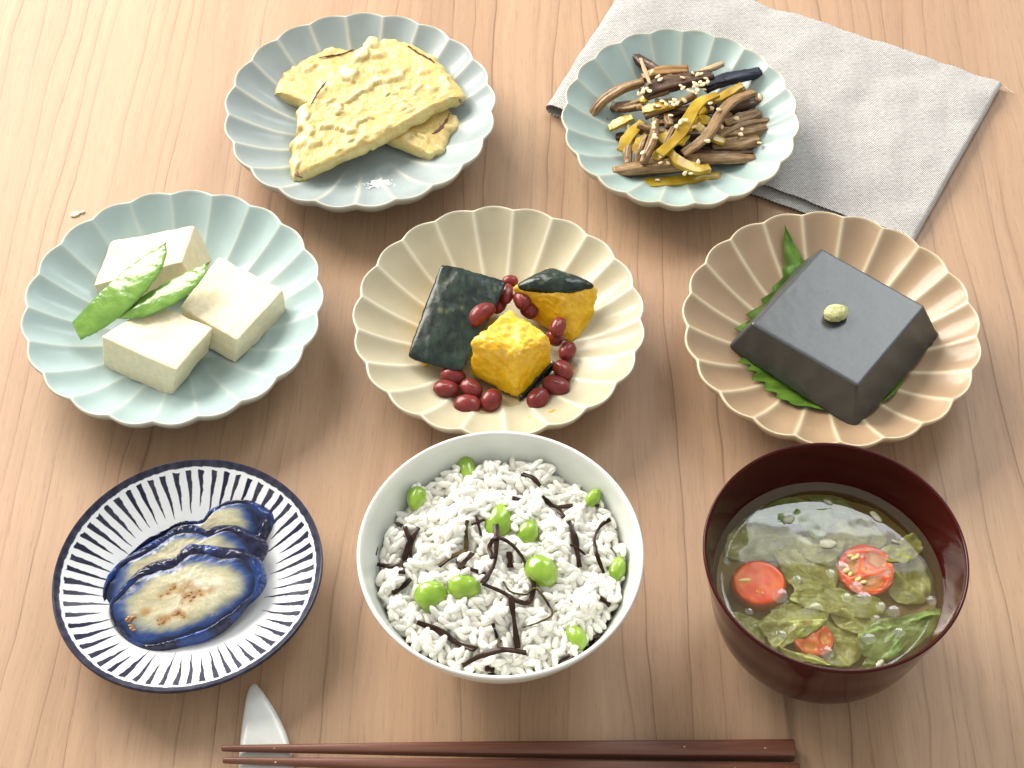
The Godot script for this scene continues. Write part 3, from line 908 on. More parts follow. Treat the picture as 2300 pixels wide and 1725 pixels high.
func yellow_label(i: int) -> String:
	var named := ["long yellow strip lying on top across the middle of the pile", "curled glossy yellow strip at the front of the pile", "straight yellow strip lying flat on the plate in front", "slanted yellow strip at the left front of the pile", "short wide yellow strip at the left edge of the pile", "short pointed yellow strip between the two slanted left ones", "glossy yellow strip under the line of sesame seeds", "narrow yellow strip tucked behind the long middle one", "thin yellow strip pointing at the navy stick", "yellow strip ending in a green tip right of the middle", "short flat yellow piece right of the long middle strip", "yellow piece beside the lower left of the long middle strip", "yellow piece under the lower end of the long middle strip", "yellow tip peeking out at the upper left of the pile", "yellow sliver under the thin upper strip"]
	return named[i]

func brown_label(i: int, k: String) -> String:
	var named := {0: "long curved brown strip reaching out to the left", 1: "broad orange brown strip along the back of the pile", 2: "dark stick poking out at the back left", 3: "thin pale splinter standing on top of the pile", 4: "thick dark purple piece under the scattered seeds", 5: "pale tipped stick pointing to the back right", 6: "wrinkled navy black stick pointing right", 7: "small purple brown stub at the left back edge", 10: "long twisted brown strip lying across the right half", 14: "thick brown stick with a blunt cut end at the right", 16: "thickest brown stick along the front left edge", 17: "upright narrow brown strip left of the long yellow one", 22: "small leaf shaped brown chip lying alone at the left",
		8: "brown strip poking out left below the long curved one", 9: "brown strip slanting up beneath the row of sesame seeds", 11: "uppermost of the brown sticks stacked at the right", 12: "longest of the brown sticks stacked at the right", 13: "dark stick end behind the stack of sticks at the right", 15: "lowest brown stick at the front right", 18: "short upright brown strip at the lower left of the pile",
		19: "tiny brown strip end in the centre gap of the pile", 20: "dark strip under the top end of the twisted brown strip", 21: "short brown stub sticking out at the right edge", 23: "dark strip below the lower end of the twisted brown strip", 24: "dark strip behind the long middle yellow strip", 25: "brown strip end behind the thick front left stick", 26: "dark stub beside the yellow strips at the left edge",
		32: "thin brown stick reaching left under the thick dark piece", 33: "thin brown stick under the twisted strip at the upper right", 34: "thin dark stick under the scattered seeds", 35: "thin brown stick slanting over the right hand stack", 36: "thin upright stick left of the narrow upright strip", 37: "thin dark stick low at the front right", 38: "thin brown stick on the broad orange strip", 39: "thin upright stick behind the long yellow strip"}
	if named.has(i): return named[i]
	return "thin stick woven into the middle of the vegetable pile" if i >= 40 else "dark strip buried low inside the vegetable pile"


# ------------------------------------------------------------------ tofu blocks and peas
func koya_tofu() -> void:
	var sets := [["white tofu block tilted up behind the pea pods", [V(-203.4,8.5,-45.5),V(-195.4,9,-70.5),V(-147.9,15,-64.7),V(-153.9,10,-46.6),V(-204.4,17,-46.8),V(-197.9,22,-70.8),V(-154.9,34,-71.5),V(-159.2,31,-50.2)]], ["white tofu block on the right of its plate", [V(-157.7,9,-23.5),V(-143.5,10,-49.7),V(-109.3,13,-33.3),V(-132.3,9,-5.2),V(-158,28,-24.8),V(-142.6,28,-56.3),V(-109.5,28,-35.7),V(-128.8,28,-5.1)]], ["white tofu block in front under the pea pod ends", [V(-195.6,9,-3.4),V(-176.5,9,-23.5),V(-145.3,9.5,-13.7),V(-160.6,9,14.4),V(-192.6,30,-6),V(-170.4,30,-26),V(-140.8,30,-11.1),V(-155.1,30,13.9)]]]
	var i := 0.0
	for s in sets:
		i += 10.0
		var k: Array = s[1]
		var at := (k[0] as Vector3).lerp(k[2], 0.5)
		var o := solo("tofu_block", at, s[0], "tofu", "")
		var off := i
		var bump := func(p: Vector3, q: Vector3) -> float: return n3(p, 70.0, off) * 0.0007 + n3(p, 260.0, off) * 0.00022 - 0.0006 * (q.y * 0.5 + 0.5) * (1.0 - q.x * q.x) * (1.0 - q.z * q.z)
		var color := func(p: Vector3, _q): return Color(0.84, 0.76, 0.54).lerp(Color(0.80, 0.70, 0.45), clampf(0.4 + n3(p, 60.0, off) * 0.4, 0.0, 1.0))
		put_solo(o, block(k, 26, 0.07, bump, color), M.koya)
	pod("broad snow pea pod lying across the tofu, cut at its lower end", [V(-166.9,40,-53.1),V(-171.1,39,-44.5),V(-177.5,38,-34.8),V(-186,34,-26.6),V(-196.6,28,-20.1),V(-207.3,21,-15.7)], 0.0092, true)
	pod("slim bright snow pea pod beside the broad one", [V(-145.7,37,-44),V(-151.8,37,-35.6),V(-162.3,35,-27.2),V(-175.1,33,-20.4),V(-187.7,30,-17.3)], 0.0068, false)

func pod(label: String, pts: Array, w: float, cut: bool) -> void:
	var line := smooth_line(pts, 10)
	var at := line[line.size() / 2]
	var t := thing("snow_pea_pod", at, label, "pea pod", "")
	var sec := ring(20, 1.15)
	var wide := func(f): return w * (pow(sin(PI * clampf(f * 0.86 + 0.015, 0.0, 1.0)), 0.62) if cut else pow(sin(PI * clampf(f * 0.97 + 0.015, 0.0, 1.0)), 0.75))
	var thick := func(f): return 0.0011 * pow(sin(PI * clampf(f * 0.94 + 0.03, 0.0, 1.0)), 0.5) * (1.0 + 0.25 * maxf(0.0, sin(f * TAU * 5.5)))
	var color := func(f, q, p): return Color(0.10, 0.235, 0.028).lerp(Color(0.20, 0.37, 0.06), clampf(0.5 + n3(p, 90.0, w * 900.0) * 0.9, 0.0, 1.0)).lerp(Color(0.12, 0.28, 0.04), smoothstep(0.75, 1.0, absf(q.x)))
	put("pod", sweep(line, sec, wide, thick, 0.0005, color, 0.5), M.pea, t)
	var a := line[0]
	var d := (line[0] - line[2]).normalized()
	put("tip", sweep(smooth_line([a - d * 0.001, a + d * 0.0012, a + d * 0.0022 + V(0.3, 0.4, 0)], 4), ring(6), func(f): return 0.0009 * (1.05 - f), func(f): return 0.0008 * (1.05 - f), 0.0, func(_f, _q, _p): return Color(0.10, 0.10, 0.03)), M.pea, t)


# ------------------------------------------------------------------ pumpkin and beans
func pumpkin_piece(label: String, k: Array, seed: float, craggy: float) -> Node3D:
	var at := (k[0] as Vector3).lerp(k[2], 0.5)
	var t := thing("pumpkin_piece", at, label, "pumpkin", "")
	var bump := func(p: Vector3, q: Vector3) -> float: return (n3(p, 110.0, seed) * 0.0011 + n3(p, 300.0, seed) * 0.0006 + maxf(0.0, n3(p, 180.0, seed + 8.0)) * 0.0016 * smoothstep(0.4, 1.0, q.y)) * craggy
	var color := func(p: Vector3, q: Vector3): return Color(0.80, 0.43, 0.003).lerp(Color(0.86, 0.54, 0.02), clampf(0.5 + n3(p, 130.0, seed) * 0.9, 0.0, 1.0)).lerp(Color(0.88, 0.66, 0.22), clampf(n3(p, 330.0, seed) * 0.9, 0.0, 0.5) * smoothstep(-0.2, 0.9, q.y))
	put("flesh", block(k, 34, 0.32 if seed == 24.0 else 0.22, bump, color), M.flesh, t)
	return t

func skin_patch(t: Node3D, q: Array, bulge: float, seed: float, over: float, corner := 0.05) -> void:   # rind over four corners, going round
	var v := PackedVector3Array()
	var c := PackedColorArray()
	var n := 26
	var nor := ((q[2] - q[0]) as Vector3).cross(q[3] - q[1]).normalized()
	if nor.dot(Vector3(0, 1, 0.2)) < 0.0: nor = -nor
	var mid := middle(q)
	for side in 2:
		for i in n:
			for j in n:
				var u := i / (n - 1.0)
				var w := j / (n - 1.0)
				var p: Vector3 = q[0].lerp(q[1], u).lerp(q[3].lerp(q[2], u), w)
				p = mid + (p - mid) * (over - corner * pow(absf(2.0 * u - 1.0), 5.0) * pow(absf(2.0 * w - 1.0), 5.0)) 
				var rim := 16.0 * u * (1.0 - u) * w * (1.0 - w)
				p += nor * (bulge * pow(rim, 0.6) + n3(p, 90.0, seed) * 0.0005 + n3(p, 420.0, seed) * 0.00006 + n3(p, 200.0, seed + 4.0) * 0.00022)
				if rim < 0.001: p += (p - mid).normalized() * n3(p, 240.0, seed + 2.0) * 0.0005
				if side == 1: p -= nor * 0.0011
				v.append(p)
				c.append(Color(0.011, 0.025, 0.020).lerp(Color(0.036, 0.064, 0.046), clampf(0.35 + n3(p, 110.0, seed) + 0.5 * n3(p, 500.0, seed), 0.0, 1.0)).lerp(Color(0.20, 0.22, 0.05), clampf(n3(p, 170.0, seed + 50.0) * 2.2 - 1.0, 0.0, 0.7)))
	var g := grid(n, n, false)
	var h := grid(n, n, false, n * n)
	for i in range(0, h.size(), 3):
		var x := h[i + 1]
		h[i + 1] = h[i + 2]
		h[i + 2] = x
	g.append_array(h)
	var edge := []
	for i in n - 1: edge.append([i, i + 1])
	for i in n - 1: edge.append([i * n + n - 1, (i + 1) * n + n - 1])
	for i in n - 1: edge.append([n * n - 1 - i, n * n - 2 - i])
	for i in n - 1: edge.append([(n - 1 - i) * n, (n - 2 - i) * n])
	for e in edge: g.append_array([e[0], e[0] + n * n, e[1], e[1], e[0] + n * n, e[1] + n * n])
	put("rind", make(v, g, c), M.pump_skin, t)

func pumpkin() -> void:
	var k: Array = [V(-45.8,9,-10.2),V(-30.3,9,-45.8),V(-7.6,9,-41.8),V(-25,9,-8),V(-48,18,-4.7),V(-33.5,29,-48.2),V(-4.2,27,-39.4),V(-23.8,19,4)]
	var t := pumpkin_piece("pumpkin chunk with its dark green rind facing up", k, 4.0, 0.6)
	skin_patch(t, [k[4], k[5], k[6], k[7]], 0.0022, 21.0, 1.10)
	k = [V(2.6,10,-35.8),V(18,10,-45),V(40,10,-29.4),V(29.3,9,-16.5),V(-.7,26,-38),V(17.8,28,-50),V(42.3,27,-39.1),V(24.6,29,-32)]
	t = pumpkin_piece("pumpkin chunk at the back right with rind on top", k, 14.0, 0.8)
	skin_patch(t, [k[4], k[5], k[6], k[7]], 0.0042, 33.0, 1.0, 0.20)
	k = [V(-21.5,10,3.9),V(-2.4,10,-14.1),V(19.8,10,-2.3),V(3.3,9,17.5),V(-20.2,32,-1.8),V(-1.9,33,-22.5),V(19.4,31,-5.1),V(4.2,35,6.2)]
	t = pumpkin_piece("bright yellow pumpkin chunk at the front, flesh side up", k, 24.0, 0.95)
	skin_patch(t, [k[2] + V(0.6, 0, 0.6), k[6].lerp(k[2], 0.75) + V(0.8, 0, 0.6), k[7].lerp(k[3], 0.85) + V(1.0, 0, 0.8), k[3] + V(0.6, 0, 0.8)], 0.0005, 41.0, 1.0)
	var names := ["kidney shaped red bean leaning on the dark rind", "upright red bean between the two rear pumpkin chunks", "red bean furthest back between the rear chunks", "red bean against the back right pumpkin chunk", "dark red bean tucked behind the front chunk", "red bean leaning on the front corner of the right chunk", "rearmost red bean in the row to the right", "red bean in the middle of the right hand row", "large red bean lying sideways at the right end of the front", "red bean just right of the front pumpkin corner", "red bean half under the rind chunk", "leftmost red bean at the front", "red bean in the middle of the front left cluster", "red bean touching the left foot of the front chunk", "red bean nearest the plate edge", "red bean half hidden behind the top of the front chunk", "red bean hidden in the gap right of the front chunk"]
	var i := 0
	for b in [[V(-14.4,25,-22.8),7.9,4.4,0.82],[V(-2.5,21,-38.5),6.0,3.3,1.44],[V(-.9,19,-47.9),4.1,3.3,0.11],[V(4.9,21,-34.3),5.5,4.3,-1.15],[V(-6,17,-34.9),5.2,3.5,1.15],[V(22,21,-18.3),5.7,3.8,1.28],[V(26.5,14,-9.2),5.4,4.0,1.12],[V(24.1,14,2.2),5.8,4.8,-1.15],[V(20.7,14,11.1),6.8,5.3,-0.42],[V(12.3,14,18.6),6.3,4.9,0.96],[V(-27.8,14,5.3),6.1,4.6,-0.11],[V(-30.9,13.5,12.5),6.2,5.1,-0.21],[V(-19.1,14,12.9),6.0,4.4,-0.71],[V(-9.5,13.5,19.1),6.2,4.8,1.14],[V(-20.8,13.5,21.5),6.5,5.2,-0.11],[V(8.2,17,-31.6),4.8,4.1,-0.82],[V(20.6,15,-16.6),4.5,4.2,-0.63]]:
		var at: Vector3 = b[0]
		var o := thing("red_bean", at, names[i], "bean", "red beans around the pumpkin")
		var turn := Basis(Vector3.UP, b[3]) * Basis(Vector3.RIGHT, rng.randf_range(-0.5, 0.5))
		var kid := 0.35 if i == 0 else 0.06
		var r := Vector3(b[1], minf(b[2], 4.2) * 0.92, b[2]) * 0.001
		var bend := func(u: Vector3) -> Vector3: return Vector3(signf(u.x) * pow(absf(u.x), 0.88), u.y, u.z + kid * (u.x * u.x - 0.4)) * (1.0 + 0.05 * n3(u, 1.5, i * 3.0))
		var off := i * 7.0
		put("skin", ball(at, r, turn, 18, 22, bend, func(u, p): return Color(0.135, 0.018, 0.018).lerp(Color(0.20, 0.030, 0.028), clampf(0.5 + n3(p, 240.0, off), 0.0, 1.0))), M.bean, o)
		if i in [1, 3, 5, 8, 9, 11, 12, 7]:
			var a := Basis(Vector3.UP, b[3]) * Vector3(1, 0, 0)
			var up := at + Vector3(0, r.y * 1.06, 0.0006)
			put("hilum", sweep(smooth_line([up - a * 0.0016 - V(0, 0.3, 0), up, up + a * 0.0016 - V(0, 0.3, 0)], 4), ring(6), func(f): return 0.00042 * sin(PI * clampf(f, 0.15, 0.85)), func(_f): return 0.00022, 0.0, func(_f, _q, _p): return Color(0.30, 0.13, 0.11)), M.bean, o)
		i += 1
	var cn := ["yellow pumpkin crumb at the right front of the cream plate", "yellow pumpkin crumb nearest the front rim of the cream plate", "flat yellow crumb between two others on the cream plate", "faint yellow crumb in front of the pumpkin corner", "yellow flesh shred under the rind chunk"]
	i = 0
	for p in [V(25.4,15,22.6),V(13.7,14.5,29.4),V(18.5,15,27.9),V(8.3,14,31.4),V(-42.3,12,-3.3)]:
		var rho := Vector2(p.x + 0.0063, p.z + 0.0196).length() / 0.0692
		var at := Vector3(p.x, dish_y(rho, 0.028) + 0.0006, p.z)
		var cs := solo("pumpkin_crumb", at, cn[i], "crumb", "pumpkin crumbs on the cream plate")
		put_solo(cs, ball(at, V([1.1, 1.5, 1.7, 1.2, 2.6][i], 0.35, [0.6, 0.4, 0.7, 0.5, 1.2][i]), Basis(Vector3.UP, 0.4), 8, 10, func(u): return u * (1.0 + 0.4 * n3(u, 1.7, 3.0)), func(_u, _p): return Color(0.72, 0.45, 0.03)), M.flesh)
		i += 1
	# the thin pool of yellow cooking juice under them
	O = V(-6, 7, 0)
	var v := PackedVector3Array()
	var rows := 10
	for rr in rows:
		for kx in 72:
			var an := TAU * kx / 72.0
			var rad := (0.029 + 0.004 * sin(an * 3.0 + 1.0) + 0.003 * n3(Vector3(cos(an), 0, sin(an)), 1.6, 3.0)) * rr / (rows - 1.0)
			var p := V(-3, 0, -3) + Vector3(cos(an) * rad * 1.06, 0, sin(an) * rad)
			p.y = dish_y(Vector2(p.x + 0.0063, p.z + 0.0196).length() / 0.0692, 0.028) + (0.0010 if rr < rows - 1 else 0.0002)
			v.append(p)
	var o := put("cooking_juice", make(v, grid(rows, 72, true), PackedColorArray(), PackedVector2Array(), Vector3.UP), M.sauce)
	tag(o, "thin yellow cooking juice pooled under the pumpkin and beans", "juice")


# ------------------------------------------------------------------ dark tofu, wasabi, leaf
func sesame_tofu() -> void:
	var c := V(150.7, 0, -15.3)
	# serrated leaf first: base at the front right, tip at the back left
	var base := V(170, 0, 23)
	var tip := V(135, 0, -77)
	var ax := (tip - base).normalized()
	var len_ := (tip - base).length()
	var side := ax.cross(Vector3.UP).normalized()
	var t := thing("green_leaf", V(152, 8, -20), "green serrated leaf spread under the dark tofu block", "leaf")
	var line := PackedVector3Array()
	var teeth := 17
	for s in [1.0, -1.0]:
		for i in teeth * 4:
			var f := i / (teeth * 4.0)
			if s < 0.0: f = 1.0 - f
			var w := (0.031 if s > 0.0 else 0.046) * pow(sin(PI * pow(clampf(f, 0.0, 1.0), 0.72)), 0.8) * (1.0 - 0.72 * smoothstep(0.62, 0.86, f))
			var saw := fposmod(f * teeth, 1.0)
			w *= 1.0 + 0.16 * (1.0 - saw) - 0.06 + 0.05 * n3(Vector3(f * 9.0, s, 0), 1.0)
			line.append(base + ax * len_ * (f + 0.012 * (1.0 - saw)) + side * s * w)
	var v := PackedVector3Array()
	var col := PackedColorArray()
	for sheet in 2:
		for r in 16:
			for p in line:
				var along := clampf((p - base).dot(ax) / len_, 0.05, 0.97)
				var spine := base + ax * len_ * along
				var q := spine.lerp(p, r / 15.0)
				var rho := Vector2(q.x - c.x, q.z - c.z).length() / 0.0702
				q.y = dish_y(rho, 0.028) + 0.0010 + 0.0011 * n3(q, 120.0, 5.0) + 0.0012 * smoothstep(0.6, 1.0, r / 15.0) + 0.0010 * absf(sin(along * 40.0)) * 0.5 - 0.0004 * sheet
				v.append(q)
				col.append(Color(0.10, 0.22, 0.025).lerp(Color(0.18, 0.33, 0.045), clampf(0.5 + n3(q, 200.0, 2.0), 0.0, 1.0)))
	var n := line.size()
	var g := grid(16, n, true)
	var h := grid(16, n, true, 16 * n)
	for i in range(0, h.size(), 3):
		var x := h[i + 1]
		h[i + 1] = h[i + 2]
		h[i + 2] = x
	g.append_array(h)
	for i in n:
		var a := 15 * n + i
		var b := 15 * n + (i + 1) % n
		g.append_array([a, a + 16 * n, b, b, a + 16 * n, b + 16 * n])
	put("blade", make(v, g, col, PackedVector2Array(), Vector3.ZERO), M.leaf, t)
	put("stem", sweep(smooth_line([V(170, 9, 23), V(175, 9.5, 27), V(179, 11, 31)], 6), ring(8), func(_f): return 0.0011, func(_f): return 0.0010, 0.0003, func(_f, _q, _p): return Color(0.26, 0.42, 0.09)), M.leaf, t)
	var k: Array = [V(102.9,12,-12.6),V(143.9,14,-64.5),V(205.1,15,-17.6),V(159.4,12.5,35.9),V(111.9,34,-10.3),V(149.4,34,-56.4),V(194.7,34,-20.7),V(157.8,34,25.7)]
	for i in 4:
		k[i] = (k[i] as Vector3) + V(0, 0.4, 0)
	var o := solo("dark_tofu_block", V(153, 9, -18), "dark grey square tofu block with sloping sides", "tofu")
	var bump := func(p: Vector3, q: Vector3) -> float:
		var low := smoothstep(0.2, -1.0, q.y)
		return n3(p, 55.0, 2.0) * 0.0007 * low + maxf(0.0, n3(p, 130.0, 6.0) - 0.25) * 0.003 * low * smoothstep(0.2, 0.9, q.x) + n3(p, 160.0, 1.0) * 0.00004
	var color := func(p: Vector3, _q):
		var s := n3(p, 900.0, 3.0)
		return Color(0.042, 0.047, 0.047).lerp(Color(0.047, 0.053, 0.053), clampf(0.5 + n3(p, 60.0, 1.0), 0.0, 1.0)).lerp(Color(0.02, 0.02, 0.02), 0.6 if s > 0.62 else 0.0)
	put_solo(o, block(k, 60, 0.055, bump, color), M.sesame)
	var w: Vector3 = V(151.4,34.5,-14.5)
	o = solo("wasabi_dollop", w, "pale green wasabi dollop on top of the dark tofu", "wasabi")
	var green := func(u: Vector3, p: Vector3): return Color(0.50, 0.50, 0.18).lerp(Color(0.66, 0.66, 0.36), clampf(0.5 + n3(p, 420.0, 4.0) * 0.9, 0.0, 1.0))
	var shape := func(u: Vector3) -> Vector3:
		var q := u * (1.0 + 0.10 * n3(u, 1.2, 2.0) + 0.07 * n3(u, 3.2) + 0.04 * n3(u, 8.0))
		q.x += 0.16 * maxf(0.0, u.x) * maxf(0.0, u.x) + 0.10 * maxf(0.0, n3(u, 3.5, 9.0)) * maxf(0.0, u.x)
		q.y = maxf(q.y, -0.62)
		return q
	put_solo(o, ball(w + V(0, 2.0, 0), V(5.6, 3.6, 4.6), Basis(Vector3.UP, 0.25), 30, 36, shape, green), M.wasabi)


# ------------------------------------------------------------------ eggplant
func egg_slice(label: String, face: Array, outer: Array, seed: float, spots := []) -> Node3D:
	var f := smooth_line(face, 6, true)
	var s := smooth_line(outer, 6, true)
	var n := 168
	var mid := middle(f)
	var smid := middle(s)
	var fl := by_angle(f, mid, n)
	var sl := by_angle(s, mid, n)
	var t := thing("eggplant_slice", Vector3(mid.x, 0.007, mid.z), label, "eggplant", "")
	var rows := []
	for i in 26: rows.append([1.0 - i / 25.0, 0.0])
	var axis := (f[0] - f[f.size() / 2]).normalized()
	var bump := func(p: Vector3, r: float, _y: float, _f: float) -> Vector3: return Vector3.UP * (0.0016 * (1.0 - pow(r, 5.0)) + n3(p, 130.0, seed) * 0.0004 + n3(p, 420.0, seed) * 0.00018)
	var color := func(p: Vector3, r: float, _y, ff: float) -> Color:
		var d := p - mid
		var along := Vector2(d.dot(axis), d.dot(axis.cross(Vector3.UP)))
		var fib: float = fn.get_noise_2d(along.x * 120.0 + seed, along.y * 900.0)
		var e: float = r + 0.10 * n3(p, 75.0, seed) + 0.05 * fib
		var c := Color(0.58, 0.53, 0.34).lerp(Color(0.80, 0.76, 0.56), clampf(0.5 + n3(p, 60.0, seed + 6.0) + 0.5 * fib, 0.0, 1.0))
		for sp in spots:
			var ds: float = (p - sp).length() / 0.0024
			if ds < 1.0: c = c.lerp(Color(0.42, 0.21, 0.06), (1.0 - ds) * 0.9)
		c = c.lerp(Color(0.30, 0.30, 0.13), smoothstep(0.45, 0.85, e) * 0.6)
		c = c.lerp(Color(0.20, 0.25, 0.30), smoothstep(0.62, 0.84, e) * 0.6)
		c = c.lerp(Color(0.020, 0.068, 0.25), smoothstep(0.74, 0.91, e))
		return c.lerp(Color(0.006, 0.012, 0.045), smoothstep(0.90, 0.99, e))
	put("flesh", puck(fl, rows, mid, bump, color).duplicate(), M.egg_face, t)
	var v := PackedVector3Array()
	var col := PackedColorArray()
	var m := 14
	for r in m + 3:
		for i in n:
			var g := minf(r / (m - 1.0), 1.0)
			var a := fl[i]
			var b := sl[i]
			var wide := (b - a).length()
			var p := a.lerp(b, g)
			p.y += 0.0022 * sin(PI * g) * clampf(wide / 0.005, 0.25, 1.0)
			var wr := fn.get_noise_2d(i * 0.42, g * 1.2 + seed) * 0.0010 + n3(p, 160.0, seed) * 0.0007
			p.y += wr * sin(PI * clampf(g, 0.08, 1.0)) * clampf(wide / 0.005, 0.3, 1.0)
			if r == m: p = b.lerp(Vector3(smid.x, b.y, smid.z), 0.03) - V(0, 1.6, 0)
			if r == m + 1: p = b.lerp(Vector3(smid.x, b.y, smid.z), 0.10) - V(0, 3.0, 0)
			if r == m + 2: p = Vector3(smid.x, b.y - 0.003, smid.z)
			v.append(p)
			var k := 0.5 + 0.8 * fn.get_noise_2d(i * 0.35, g * 2.0 + seed) + 0.5 * n3(p, 300.0, seed)
			col.append(Color(0.006, 0.007, 0.020).lerp(Color(0.022, 0.026, 0.075), clampf(k, 0.0, 1.0)).lerp(Color(0.018, 0.065, 0.27), 0.75 * smoothstep(-0.08, 0.5, n3(p, 45.0, seed + 3.0) + 0.2 * n3(p, 200.0, seed))))
	put("skin", make(v, grid(m + 3, n, true), col, PackedVector2Array(), Vector3.UP), M.egg_skin, t)
	return t

func by_angle(line: PackedVector3Array, mid: Vector3, n: int) -> PackedVector3Array:   # N points of a closed line at even angles about MID
	var out := PackedVector3Array()
	var k := line.size()
	for i in n:
		var a := TAU * i / n
		var d := Vector2(cos(a), sin(a))
		var best := line[0]
		var far := -1.0
		for j in k:
			var p := line[j]
			var q := line[(j + 1) % k]
			var a2 := Vector2(p.x - mid.x, p.z - mid.z)
			var b2 := Vector2(q.x - mid.x, q.z - mid.z)
			var ca := d.cross(a2)
			var cb := d.cross(b2)
			if (ca <= 0.0 and cb > 0.0) or (ca > 0.0 and cb <= 0.0):
				var f := ca / (ca - cb)
				var h := a2.lerp(b2, f)
				if h.dot(d) > far:
					far = h.dot(d)
					best = p.lerp(q, f)
		out.append(best)
	return out

